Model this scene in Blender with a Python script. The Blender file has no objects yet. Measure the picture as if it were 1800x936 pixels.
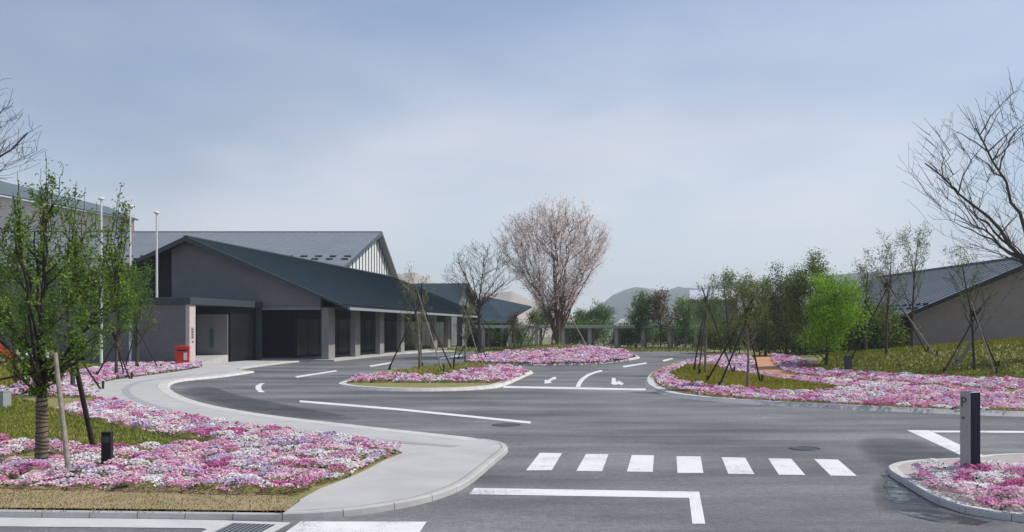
import bpy, bmesh, math, random
import numpy as np
from mathutils import Vector, Matrix
from mathutils.geometry import delaunay_2d_cdt

scene = bpy.context.scene
COL = scene.collection
R = math.radians

# ------------------------------------------------------------------ camera, sky, sun, exposure
F, H, Y0 = 1650.0, 2.45, 577.0           # focal length in photo pixels, eye height, horizon row
cam = bpy.data.cameras.new('camera')
cam.sensor_width = 36.0; cam.sensor_fit = 'HORIZONTAL'
cam.lens = 36.0 * F / 1800.0
cam.shift_y = (Y0 - 468.0) / 1800.0
cam.clip_start = 0.1; cam.clip_end = 12000
camo = bpy.data.objects.new('camera', cam); COL.objects.link(camo)
camo.location = (0, 0, H); camo.rotation_euler = (R(90), 0, 0)
scene.camera = camo

SUN_EL, SUN_AZ = R(50), R(82)            # azimuth measured from +Y (view direction) towards +X (right)
sd = Vector((math.sin(SUN_AZ) * math.cos(SUN_EL), math.cos(SUN_AZ) * math.cos(SUN_EL), math.sin(SUN_EL)))
world = bpy.data.worlds.new('World'); scene.world = world; world.use_nodes = True
nt = world.node_tree; nt.nodes.clear()
def wn(t): return nt.nodes.new(t)
wo = wn('ShaderNodeOutputWorld'); bg = wn('ShaderNodeBackground'); sky = wn('ShaderNodeTexSky')
sky.sky_type = 'NISHITA'; sky.sun_disc = False
sky.sun_elevation = SUN_EL; sky.sun_rotation = SUN_AZ
sky.air_density = 1.15; sky.dust_density = 0.15; sky.ozone_density = 4.5; sky.altitude = 100
# a thin veil of high cloud in front of the blue: soft noise mixed into the sky's own colour
tc = wn('ShaderNodeTexCoord'); mp = wn('ShaderNodeMapping'); mp.inputs['Scale'].default_value = (1.0, 1.0, 3.2)
nz = wn('ShaderNodeTexNoise'); nz.inputs['Scale'].default_value = 2.6; nz.inputs['Detail'].default_value = 6; nz.inputs['Roughness'].default_value = 0.52
rmp = wn('ShaderNodeMapRange'); rmp.inputs[1].default_value = 0.32; rmp.inputs[2].default_value = 0.72
rmp.inputs[3].default_value = 0.42; rmp.inputs[4].default_value = 1.0
mx = wn('ShaderNodeMix'); mx.data_type = 'RGBA'
mx.inputs[7].default_value = (5.0, 5.15, 5.7, 1)
nt.links.new(tc.outputs['Generated'], mp.inputs[0]); nt.links.new(mp.outputs[0], nz.inputs['Vector'])
sp = wn('ShaderNodeSeparateXYZ'); el_ = wn('ShaderNodeMapRange'); el_.interpolation_type = 'SMOOTHSTEP'
el_.inputs[1].default_value = 0.10; el_.inputs[2].default_value = 0.45; el_.inputs[3].default_value = 1.0; el_.inputs[4].default_value = 0.14
vm = wn('ShaderNodeMath'); vm.operation = 'MULTIPLY'
nt.links.new(tc.outputs['Generated'], sp.inputs[0]); nt.links.new(sp.outputs[2], el_.inputs[0])
nt.links.new(nz.outputs['Fac'], rmp.inputs[0]); nt.links.new(rmp.outputs[0], vm.inputs[0]); nt.links.new(el_.outputs[0], vm.inputs[1]); nt.links.new(vm.outputs[0], mx.inputs[0])
nz2 = wn('ShaderNodeTexNoise'); nz2.inputs['Scale'].default_value = 1.25; nz2.inputs['Detail'].default_value = 4; nz2.inputs['Roughness'].default_value = 0.45
mp2 = wn('ShaderNodeMapping'); mp2.inputs['Scale'].default_value = (1.0, 1.0, 2.4); mp2.inputs['Location'].default_value = (1.6, 0.2, 0.1)
cl = wn('ShaderNodeMapRange'); cl.interpolation_type = 'SMOOTHSTEP'; cl.inputs[1].default_value = 0.30; cl.inputs[2].default_value = 0.50
vc = wn('ShaderNodeMix'); vc.data_type = 'RGBA'; vc.inputs[6].default_value = (3.5, 3.8, 4.7, 1); vc.inputs[7].default_value = (7.3, 7.15, 7.5, 1)
nt.links.new(tc.outputs['Generated'], mp2.inputs[0]); nt.links.new(mp2.outputs[0], nz2.inputs['Vector']); nt.links.new(nz2.outputs['Fac'], cl.inputs[0])
nt.links.new(cl.outputs[0], vc.inputs[0]); nt.links.new(vc.outputs[2], mx.inputs[7])
nt.links.new(sky.outputs[0], mx.inputs[6]); nt.links.new(mx.outputs[2], bg.inputs[0]); nt.links.new(bg.outputs[0], wo.inputs[0])
bg.inputs[1].default_value = 0.1
sun = bpy.data.lights.new('sun', 'SUN'); sun.energy = 3.6; sun.angle = R(1.2); sun.color = (1, 0.935, 0.83)
suno = bpy.data.objects.new('sun', sun); COL.objects.link(suno)
suno.rotation_euler = (-sd).to_track_quat('-Z', 'Y').to_euler(); suno.location = (30, 10, 60)
scene.view_settings.view_transform = 'Standard'; scene.view_settings.look = 'None'
scene.view_settings.exposure = 0.25; scene.view_settings.gamma = 1.0; scene.view_settings.use_curve_mapping = False
scene.render.engine = 'CYCLES'
scene.cycles.use_denoising = True
scene.cycles.max_bounces = 6; scene.cycles.transparent_max_bounces = 6; scene.cycles.volume_bounces = 1

# ------------------------------------------------------------------ helpers
def W(px, py, z=0.0):
    d = F * (H - z) / (py - Y0)
    return ((px - 900.0) / F * d, d)
def WX(px, d): return (px - 900.0) / F * d
def WZ(py, d): return H + (Y0 - py) / F * d
def lin(c):
    return tuple(((v / 255.0) / 12.92 if v / 255.0 <= 0.04045 else ((v / 255.0 + 0.055) / 1.055) ** 2.4) for v in c)

def tag(o, label=None, cat=None, group=None, kind=None):
    if label: o['label'] = label
    if cat: o['category'] = cat
    if group: o['group'] = group
    if kind: o['kind'] = kind
    return o
def empty(name, loc=(0, 0, 0), rz=0.0, parent=None):
    o = bpy.data.objects.new(name, None); COL.objects.link(o)
    o.location = loc; o.rotation_euler = (0, 0, rz); o.empty_display_size = 0.2
    if parent: o.parent = parent
    return o
def obj(name, me, mat=None, parent=None):
    o = bpy.data.objects.new(name, me); COL.objects.link(o)
    if mat is not None and len(me.materials) == 0: me.materials.append(mat)
    if parent: o.parent = parent
    return o
def pymesh(name, verts, faces, smooth=False):
    me = bpy.data.meshes.new(name); me.from_pydata([tuple(v) for v in verts], [], [tuple(f) for f in faces])
    me.validate(); me.update()
    if smooth: me.polygons.foreach_set('use_smooth', [True] * len(me.polygons))
    return me
def npmesh(name, verts, faces, cols=None, smooth=False):
    """verts (N,3), faces (M,k) arrays"""
    me = bpy.data.meshes.new(name)
    verts = np.asarray(verts, dtype=np.float32); faces = np.asarray(faces, dtype=np.int32)
    me.vertices.add(len(verts)); me.vertices.foreach_set('co', verts.ravel())
    M, k = faces.shape
    me.loops.add(M * k); me.loops.foreach_set('vertex_index', faces.ravel())
    me.polygons.add(M); me.polygons.foreach_set('loop_start', np.arange(0, M * k, k, dtype=np.int32))
    if smooth: me.polygons.foreach_set('use_smooth', np.ones(M, dtype=bool))
    if cols is not None:
        a = me.color_attributes.new('Col', 'FLOAT_COLOR', 'POINT')
        c = np.ones((len(verts), 4), dtype=np.float32); c[:, :3] = cols
        a.data.foreach_set('color', c.ravel())
    me.update(calc_edges=True); me.validate()
    return me
def bm_mesh(name, bm, smooth=False):
    me = bpy.data.meshes.new(name); bm.normal_update(); bm.to_mesh(me); bm.free()
    if smooth: me.polygons.foreach_set('use_smooth', [True] * len(me.polygons))
    return me
def box_mesh(name, x0, x1, y0, y1, z0, z1, bevel=0.0):
    bm = bmesh.new()
    vs = [bm.verts.new(v) for v in ((x0,y0,z0),(x1,y0,z0),(x1,y1,z0),(x0,y1,z0),(x0,y0,z1),(x1,y0,z1),(x1,y1,z1),(x0,y1,z1))]
    for f in ((0,3,2,1),(4,5,6,7),(0,1,5,4),(1,2,6,5),(2,3,7,6),(3,0,4,7)): bm.faces.new([vs[i] for i in f])
    if bevel > 0: bmesh.ops.bevel(bm, geom=list(bm.edges), offset=bevel, segments=1, affect='EDGES', profile=0.5)
    return bm_mesh(name, bm)
def box(parent, name, mat, x, y, z, bevel=0.0):
    return obj(name, box_mesh(name, x[0], x[1], y[0], y[1], z[0], z[1], bevel), mat, parent)
def prism_mesh(name, poly, axis, a, b, bevel=0.0):
    """poly: 2D points; axis 'x': points are (y,z) extruded along x; 'y': (x,z); 'z': (x,y)"""
    bm = bmesh.new()
    def mk(p, t):
        return {'x': (t, p[0], p[1]), 'y': (p[0], t, p[1]), 'z': (p[0], p[1], t)}[axis]
    A = [bm.verts.new(mk(p, a)) for p in poly]; B = [bm.verts.new(mk(p, b)) for p in poly]
    n = len(poly)
    bm.faces.new(A); bm.faces.new(B[::-1])
    for i in range(n): bm.faces.new((A[(i+1) % n], A[i], B[i], B[(i+1) % n]))
    bmesh.ops.recalc_face_normals(bm, faces=list(bm.faces))
    if bevel > 0: bmesh.ops.bevel(bm, geom=list(bm.edges), offset=bevel, segments=2, affect='EDGES', profile=0.6)
    return bm_mesh(name, bm)
def tube_arrays(pts, rad, sides):
    pts = np.asarray(pts, float); rad = np.asarray(rad, float); n = len(pts)
    t = np.gradient(pts, axis=0); t /= (np.linalg.norm(t, axis=1, keepdims=True) + 1e-9)
    ref = np.array([0.31, 0.87, 0.38]) if abs(t[0] @ np.array([0.31, 0.87, 0.38])) < 0.9 else np.array([1.0, 0, 0])
    u = np.cross(t, ref); u /= (np.linalg.norm(u, axis=1, keepdims=True) + 1e-9); v = np.cross(t, u)
    a = np.arange(sides) * 2 * math.pi / sides
    vv = pts[:, None, :] + rad[:, None, None] * (np.cos(a)[None, :, None] * u[:, None, :] + np.sin(a)[None, :, None] * v[:, None, :])
    i = np.arange(n - 1)[:, None] * sides; j = np.arange(sides)[None, :]; j2 = (j + 1) % sides
    f = np.stack([i + j, i + j2, i + sides + j2, i + sides + j], axis=-1).reshape(-1, 4)
    return vv.reshape(-1, 3), f
def tubes_mesh(name, polys, sides_of):
    V, Fc, off = [], [], 0
    for lvl, pts, rad in polys:
        v, f = tube_arrays(pts, rad, sides_of(lvl, rad[0]))
        V.append(v); Fc.append(f + off); off += len(v)
    return npmesh(name, np.concatenate(V), np.concatenate(Fc), smooth=True)
def rod(parent, name, mat, p, q, r, r2=None, sides=7):
    v, f = tube_arrays([p, q], [r, r if r2 is None else r2], sides)
    n = len(v)
    faces = [tuple(x) for x in f] + [tuple(range(sides - 1, -1, -1)), tuple(range(n - sides, n))]
    return obj(name, pymesh(name, v, faces), mat, parent)

# ------------------------------------------------------------------ materials
MATS = {}
def mat(name, col, rough=0.8, col2=None, scale=4.0, detail=5.0, bump=0.0, bscale=None, bdist=0.02, spec=0.3, metal=0.0, attr=False,
        stretch=None, lo=0.35, hi=0.65, transl=0.0, grain=0.0, gscale=150.0, object_space=False):
    m = bpy.data.materials.new(name); m.use_nodes = True; t = m.node_tree; N = t.nodes; L = t.links
    b = N['Principled BSDF']; b.inputs['Roughness'].default_value = rough; b.inputs['Metallic'].default_value = metal
    b.inputs['Specular IOR Level'].default_value = spec
    if object_space: co = N.new('ShaderNodeTexCoord').outputs['Object']
    else: co = N.new('ShaderNodeNewGeometry').outputs['Position']
    if stretch:
        mpn = N.new('ShaderNodeMapping'); mpn.inputs['Scale'].default_value = stretch; L.new(co, mpn.inputs[0]); cs = mpn.outputs[0]
    else: cs = co
    out = None
    if attr:
        a = N.new('ShaderNodeAttribute'); a.attribute_name = 'Col'; out = a.outputs['Color']
    else:
        rgb = N.new('ShaderNodeRGB'); rgb.outputs[0].default_value = (*col, 1); out = rgb.outputs[0]
    if col2 is not None:
        nzn = N.new('ShaderNodeTexNoise'); nzn.inputs['Scale'].default_value = scale; nzn.inputs['Detail'].default_value = detail
        nzn.inputs['Roughness'].default_value = 0.6
        L.new(cs, nzn.inputs['Vector'])
        mr = N.new('ShaderNodeMapRange'); mr.inputs[1].default_value = lo; mr.inputs[2].default_value = hi; L.new(nzn.outputs['Fac'], mr.inputs[0])
        mxn = N.new('ShaderNodeMix'); mxn.data_type = 'RGBA'; L.new(mr.outputs[0], mxn.inputs[0]); L.new(out, mxn.inputs[6])
        mxn.inputs[7].default_value = (*col2, 1); out = mxn.outputs[2]
    if grain > 0:
        g = N.new('ShaderNodeTexNoise'); g.inputs['Scale'].default_value = gscale; g.inputs['Detail'].default_value = 2; L.new(co, g.inputs['Vector'])
        mr2 = N.new('ShaderNodeMapRange'); mr2.inputs[1].default_value = 0.3; mr2.inputs[2].default_value = 0.7
        mr2.inputs[3].default_value = 1 - grain; mr2.inputs[4].default_value = 1 + grain; L.new(g.outputs['Fac'], mr2.inputs[0])
        mu = N.new('ShaderNodeVectorMath'); mu.operation = 'SCALE'; L.new(out, mu.inputs[0]); L.new(mr2.outputs[0], mu.inputs['Scale']); out = mu.outputs[0]
    L.new(out, b.inputs['Base Color'])
    if bump > 0:
        bn = N.new('ShaderNodeTexNoise'); bn.inputs['Scale'].default_value = bscale or scale * 8; bn.inputs['Detail'].default_value = 4; L.new(co, bn.inputs['Vector'])
        bp = N.new('ShaderNodeBump'); bp.inputs['Strength'].default_value = bump; bp.inputs['Distance'].default_value = bdist
        L.new(bn.outputs['Fac'], bp.inputs['Height']); L.new(bp.outputs[0], b.inputs['Normal'])
    if transl > 0:
        tr = N.new('ShaderNodeBsdfTranslucent'); L.new(out, tr.inputs[0]); ms = N.new('ShaderNodeMixShader'); ms.inputs[0].default_value = transl
        L.new(b.outputs[0], ms.inputs[1]); L.new(tr.outputs[0], ms.inputs[2]); L.new(ms.outputs[0], N['Material Output'].inputs[0])
    MATS[name] = m
    return m
M = MATS
mat('ground', (0.16, 0.17, 0.075), 0.95, (0.22, 0.20, 0.10), 0.6, bump=0.5, bscale=6)
mat('lawn', (0.19, 0.195, 0.06), 0.95, (0.27, 0.24, 0.10), 1.6, bump=0.6, bscale=14, grain=0.35, gscale=30)
mat('dry_lawn', (0.27, 0.235, 0.12), 0.95, (0.36, 0.27, 0.16), 2.2, bump=0.5, bscale=25, grain=0.3, gscale=60)
mat('soil', (0.10, 0.10, 0.055), 0.95, (0.20, 0.15, 0.11), 3, bump=0.6, bscale=20)
mat('concrete', (0.49, 0.482, 0.47), 0.85, (0.42, 0.412, 0.402), 0.9, bump=0.15, bscale=60, bdist=0.004, grain=0.08, gscale=90)
mat('concrete_band', (0.37, 0.37, 0.385), 0.85, (0.33, 0.33, 0.345), 1.2, grain=0.08, gscale=90)
mat('kerb', (0.62, 0.60, 0.57), 0.8, (0.50, 0.49, 0.47), 2.5, bump=0.2, bscale=50, bdist=0.004, grain=0.10, gscale=60)
mat('joint', (0.20, 0.20, 0.19), 0.9)
mat('pink_pave', (0.44, 0.39, 0.37), 0.85, (0.38, 0.33, 0.32), 3, grain=0.1, gscale=70)
mat('gutter', (0.60, 0.59, 0.57), 0.8, (0.50, 0.50, 0.49), 2.0, grain=0.08, gscale=60)
mat('path', (0.56, 0.30, 0.16), 0.9, (0.48, 0.25, 0.14), 3, grain=0.15, gscale=40)
mat('iron', (0.075, 0.08, 0.085), 0.5, metal=0.4)
mat('bark', (0.105, 0.080, 0.062), 0.9, (0.06, 0.048, 0.04), 14, bump=0.6, bscale=40)
mat('bark_dark', (0.055, 0.048, 0.042), 0.9, (0.035, 0.03, 0.027), 14, bump=0.5, bscale=40)
mat('bark_pale', (0.25, 0.22, 0.17), 0.9, (0.15, 0.13, 0.10), 12, bump=0.4, bscale=40)
mat('bark_cherry', (0.17, 0.125, 0.10), 0.9, (0.11, 0.08, 0.065), 10, bump=0.4, bscale=40)
mat('wrap', (0.22, 0.185, 0.13), 0.95, (0.16, 0.13, 0.09), 20, bump=0.6, bscale=60)
mat('cord', (0.03, 0.025, 0.02), 0.9)
mat('stake_dark', (0.045, 0.036, 0.03), 0.85, (0.025, 0.02, 0.018), 9)
mat('stake_pale', (0.29, 0.26, 0.21), 0.8, (0.17, 0.16, 0.14), 7)
mat('leaf', (0.1, 0.15, 0.03), 0.6, attr=True, transl=0.42, spec=0.2)
mat('flower', (0.8, 0.5, 0.7), 0.8, attr=True, transl=0.25, spec=0.1)
mat('grass', (0.12, 0.15, 0.04), 0.8, attr=True, transl=0.3, spec=0.1)
mat('wall_tile', (0.165, 0.168, 0.175), 0.7, (0.145, 0.148, 0.155), 1.2, grain=0.07, gscale=6, bump=0.15, bscale=12, bdist=0.01)
mat('wall_brown', (0.27, 0.235, 0.222), 0.75, (0.24, 0.208, 0.197), 1.2, grain=0.07, gscale=6, bump=0.15, bscale=12, bdist=0.01)
mat('wall_cream', (0.62, 0.56, 0.53), 0.85, (0.57, 0.52, 0.49), 0.5)
mat('wall_white', (0.74, 0.76, 0.75), 0.6)
mat('concrete_wall', (0.29, 0.28, 0.26), 0.85, (0.23, 0.222, 0.208), 1.5, grain=0.08, gscale=20)
mat('pillar', (0.56, 0.50, 0.48), 0.85, (0.50, 0.45, 0.43), 2)
mat('roof_dark', (0.020, 0.042, 0.053), 0.6, (0.030, 0.053, 0.064), 0.5, spec=0.3)
mat('roof_grey_sheen', (0.17, 0.185, 0.205), 0.45, (0.20, 0.215, 0.235), 0.4, spec=0.5)  # sky reflection on the metal is painted in as a lighter base grey
mat('roof_green', (0.10, 0.135, 0.135), 0.5, (0.12, 0.15, 0.15), 0.4, spec=0.5)
mat('roof_silver', (0.55, 0.57, 0.59), 0.35, spec=0.5)
mat('fascia', (0.05, 0.065, 0.068), 0.5)
mat('eave_pale', (0.30, 0.32, 0.325), 0.5)
mat('dark_glass', (0.012, 0.013, 0.015), 0.2, spec=0.3)
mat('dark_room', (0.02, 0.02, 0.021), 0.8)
mat('door_metal', (0.25, 0.245, 0.245), 0.45, spec=0.4)
mat('handle', (0.05, 0.14, 0.15), 0.4)
mat('white_metal', (0.72, 0.72, 0.72), 0.4)
mat('brass', (0.55, 0.52, 0.45), 0.3, metal=0.6)
mat('red', (0.62, 0.035, 0.02), 0.35, spec=0.5)
mat('car_red', (0.50, 0.03, 0.02), 0.2, spec=0.6)
mat('car_white', (0.70, 0.71, 0.72), 0.2, spec=0.6)
mat('tyre', (0.02, 0.02, 0.02), 0.9)
mat('rim', (0.4, 0.4, 0.41), 0.35, metal=0.7)
mat('lamp_red', (0.4, 0.02, 0.015), 0.25)
mat('lamp_clear', (0.7, 0.7, 0.68), 0.15)
mat('black', (0.012, 0.012, 0.013), 0.45)
mat('sign_grey', (0.40, 0.385, 0.375), 0.55, (0.36, 0.345, 0.34), 6, grain=0.06, gscale=40)
mat('sign_navy', (0.008, 0.012, 0.03), 0.3)
mat('print', (0.045, 0.05, 0.065), 0.6)
mat('post_grey', (0.33, 0.35, 0.36), 0.7)
mat('walk_post', (0.40, 0.39, 0.36), 0.8)
mat('forest', (0.035, 0.05, 0.028), 1.0, (0.055, 0.065, 0.04), 0.02, spec=0.0)
mat('tan_hill', (0.40, 0.35, 0.33), 1.0, (0.33, 0.30, 0.27), 0.05, spec=0.0)

def asphalt():
    m = bpy.data.materials.new('asphalt'); m.use_nodes = True; t = m.node_tree; N = t.nodes; L = t.links
    b = N['Principled BSDF']; b.inputs['Specular IOR Level'].default_value = 0.35
    g = N.new('ShaderNodeNewGeometry')
    def noise(scale, detail, st=None, rough=0.6):
        n = N.new('ShaderNodeTexNoise'); n.inputs['Scale'].default_value = scale; n.inputs['Detail'].default_value = detail; n.inputs['Roughness'].default_value = rough
        if st:
            mp2 = N.new('ShaderNodeMapping'); mp2.inputs['Scale'].default_value = st; L.new(g.outputs['Position'], mp2.inputs[0]); L.new(mp2.outputs[0], n.inputs['Vector'])
        else: L.new(g.outputs['Position'], n.inputs['Vector'])
        return n.outputs['Fac']
    def rng(s, a, b_, c, d):
        r = N.new('ShaderNodeMapRange'); r.inputs[1].default_value = a; r.inputs[2].default_value = b_; r.inputs[3].default_value = c; r.inputs[4].default_value = d
        L.new(s, r.inputs[0]); return r.outputs[0]
    def mul(a, b_):
        n = N.new('ShaderNodeMath'); n.operation = 'MULTIPLY'; L.new(a, n.inputs[0]); L.new(b_, n.inputs[1]); return n.outputs[0]
    streak = rng(noise(0.55, 6, (0.22, 1.0, 1)), 0.33, 0.62, 0.58, 1.25)
    patch = rng(noise(0.16, 4), 0.35, 0.65, 0.75, 1.25)
    grain = rng(noise(75, 3), 0.3, 0.7, 0.5, 1.5)
    speck = mul(rng(noise(9, 5), 0.3, 0.7, 0.80, 1.20), rng(noise(28, 3), 0.3, 0.7, 0.85, 1.15))
    v = mul(mul(mul(streak, patch), grain), speck)
    rgb = N.new('ShaderNodeRGB'); rgb.outputs[0].default_value = (0.158, 0.158, 0.161, 1)
    s = N.new('ShaderNodeVectorMath'); s.operation = 'SCALE'; L.new(rgb.outputs[0], s.inputs[0]); L.new(v, s.inputs['Scale'])
    L.new(s.outputs[0], b.inputs['Base Color'])
    L.new(rng(noise(0.4, 4, (0.3, 1, 1)), 0.35, 0.65, 0.62, 0.85), b.inputs['Roughness'])
    bp = N.new('ShaderNodeBump'); bp.inputs['Strength'].default_value = 0.35; bp.inputs['Distance'].default_value = 0.006
    L.new(noise(110, 2), bp.inputs['Height']); L.new(bp.outputs[0], b.inputs['Normal'])
    M['asphalt'] = m
asphalt()
def paint():
    m = bpy.data.materials.new('paint'); m.use_nodes = True; t = m.node_tree; N = t.nodes; L = t.links
    b = N['Principled BSDF']; b.inputs['Roughness'].default_value = 0.65
    g = N.new('ShaderNodeNewGeometry'); n = N.new('ShaderNodeTexNoise'); n.inputs['Scale'].default_value = 28; n.inputs['Detail'].default_value = 6; n.inputs['Roughness'].default_value = 0.75
    L.new(g.outputs['Position'], n.inputs['Vector'])
    n2 = N.new('ShaderNodeTexNoise'); n2.inputs['Scale'].default_value = 1.4; n2.inputs['Detail'].default_value = 4; L.new(g.outputs['Position'], n2.inputs['Vector'])
    cr = N.new('ShaderNodeValToRGB'); cr.color_ramp.elements[0].position = 0.30; cr.color_ramp.elements[0].color = (0.36, 0.36, 0.36, 1)
    cr.color_ramp.elements[1].position = 0.46; cr.color_ramp.elements[1].color = (0.76, 0.755, 0.74, 1)
    ad = N.new('ShaderNodeMath'); ad.operation = 'MULTIPLY_ADD'; ad.inputs[1].default_value = 0.25; L.new(n2.outputs['Fac'], ad.inputs[0]); 
    sb = N.new('ShaderNodeMath'); sb.operation = 'SUBTRACT'; L.new(n.outputs['Fac'], sb.inputs[0]); sb.inputs[1].default_value = 0.10
    L.new(sb.outputs[0], ad.inputs[2]); L.new(ad.outputs[0], cr.inputs[0]); L.new(cr.outputs[0], b.inputs['Base Color'])
    n3 = N.new('ShaderNodeTexNoise'); n3.inputs['Scale'].default_value = 45; n3.inputs['Detail'].default_value = 5; n3.inputs['Roughness'].default_value = 0.8; L.new(g.outputs['Position'], n3.inputs['Vector'])
    ma = N.new('ShaderNodeMath'); ma.operation = 'MULTIPLY_ADD'; ma.inputs[1].default_value = 0.35; L.new(n2.outputs['Fac'], ma.inputs[0]); L.new(n3.outputs['Fac'], ma.inputs[2])
    al = N.new('ShaderNodeMapRange'); al.inputs[1].default_value = 0.52; al.inputs[2].default_value = 0.60; L.new(ma.outputs[0], al.inputs[0]); L.new(al.outputs[0], b.inputs['Alpha'])
    M['paint'] = m
paint()
def water_mat():
    m = bpy.data.materials.new('puddle'); m.use_nodes = True; t = m.node_tree; N = t.nodes; L = t.links
    b = N['Principled BSDF']; b.inputs['Base Color'].default_value = (0.022, 0.023, 0.025, 1); b.inputs['Specular IOR Level'].default_value = 0.5
    g = N.new('ShaderNodeNewGeometry'); n = N.new('ShaderNodeTexNoise'); n.inputs['Scale'].default_value = 2.6; n.inputs['Detail'].default_value = 4; L.new(g.outputs['Position'], n.inputs['Vector'])
    r = N.new('ShaderNodeMapRange'); r.inputs[1].default_value = 0.42; r.inputs[2].default_value = 0.56; r.inputs[3].default_value = 0.04; r.inputs[4].default_value = 0.55; L.new(n.outputs['Fac'], r.inputs[0])
    L.new(r.outputs[0], b.inputs['Roughness']); M['puddle'] = m
water_mat()

# ------------------------------------------------------------------ polygon tools
def catmull(P, step=0.5, closed=True):
    P = [np.array(p, float) for p in P]; n = len(P); out = []
    rngi = range(n) if closed else range(n - 1)
    for i in rngi:
        p0 = P[(i - 1) % n] if closed or i > 0 else P[0]; p1 = P[i]; p2 = P[(i + 1) % n]
        p3 = P[(i + 2) % n] if closed or i + 2 < n else P[-1]
        # centripetal parameters keep uneven spacing from overshooting
        t0 = 0.0; t1 = t0 + max(np.linalg.norm(p1 - p0), 1e-4) ** 0.5; t2 = t1 + max(np.linalg.norm(p2 - p1), 1e-4) ** 0.5; t3 = t2 + max(np.linalg.norm(p3 - p2), 1e-4) ** 0.5
        k = max(1, int(round(np.linalg.norm(p2 - p1) / step)))
        for j in range(k):
            t = t1 + (t2 - t1) * j / k
            A1 = (t1 - t) / (t1 - t0) * p0 + (t - t0) / (t1 - t0) * p1
            A2 = (t2 - t) / (t2 - t1) * p1 + (t - t1) / (t2 - t1) * p2
            A3 = (t3 - t) / (t3 - t2) * p2 + (t - t2) / (t3 - t2) * p3
            B1 = (t2 - t) / (t2 - t0) * A1 + (t - t0) / (t2 - t0) * A2
            B2 = (t3 - t) / (t3 - t1) * A2 + (t - t1) / (t3 - t1) * A3
            out.append((t2 - t) / (t2 - t1) * B1 + (t - t1) / (t2 - t1) * B2)
    if not closed: out.append(P[-1])
    return np.array(out)
def area2(P):
    x, y = P[:, 0], P[:, 1]; return float(np.sum(x * np.roll(y, -1) - np.roll(x, -1) * y))
def offset_in(P, w, closed=True):
    """shift every point of a polyline to its left by w"""
    if closed: t = np.roll(P, -1, 0) - np.roll(P, 1, 0)
    else: t = np.gradient(P, axis=0)
    t /= (np.linalg.norm(t, axis=1, keepdims=True) + 1e-9)
    return P + w * np.stack([-t[:, 1], t[:, 0]], 1)
def inside(poly, x, y):
    poly = np.asarray(poly, float); c = np.zeros(len(x), bool); n = len(poly); j = n - 1
    for i in range(n):
        xi, yi = poly[i]; xj, yj = poly[j]
        if yi != yj:
            cond = ((yi > y) != (yj > y)) & (x < (xj - xi) * (y - yi) / (yj - yi) + xi); c ^= cond
        j = i
    return c
def fill_mesh(name, poly, zf, spacing=2.0, seed=0):
    """triangulated sheet over a world polygon, heights from zf(x, y)"""
    poly = np.asarray(poly, float); n = len(poly)
    pts = [Vector((p[0], p[1])) for p in poly]
    if spacing:
        rs = np.random.RandomState(seed)
        gx = np.arange(poly[:, 0].min(), poly[:, 0].max(), spacing); gy = np.arange(poly[:, 1].min(), poly[:, 1].max(), spacing)
        X, Y = np.meshgrid(gx, gy); X = X.ravel() + rs.uniform(-.2, .2, X.size) * spacing; Y = Y.ravel() + rs.uniform(-.2, .2, Y.size) * spacing
        k = inside(poly, X, Y); pts += [Vector((a, b)) for a, b in zip(X[k], Y[k])]
    ed = [(i, (i + 1) % n) for i in range(n)]
    vo, eo, fo, _, _, _ = delaunay_2d_cdt(pts, ed, [], 1, 1e-5)
    P = np.array([(v.x, v.y) for v in vo]); Z = zf(P[:, 0], P[:, 1])
    me = pymesh(name, np.column_stack([P, Z]), fo, smooth=False)
    bm = bmesh.new(); bm.from_mesh(me)
    for f in bm.faces:
        if f.normal.z < 0: f.normal_flip()
    bm.to_mesh(me); bm.free()
    return me
def sheet(name, poly, z, matn, parent=None, spacing=None, kind=None):
    zf = z if callable(z) else (lambda x, y: np.full(len(x), z))
    o = obj(name, fill_mesh(name, poly, zf, spacing), M[matn], parent)
    if kind: o['kind'] = kind
    return o
def pxpoly(L, z=0.0): return np.array([W(a, b, z) for a, b in L])

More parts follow.
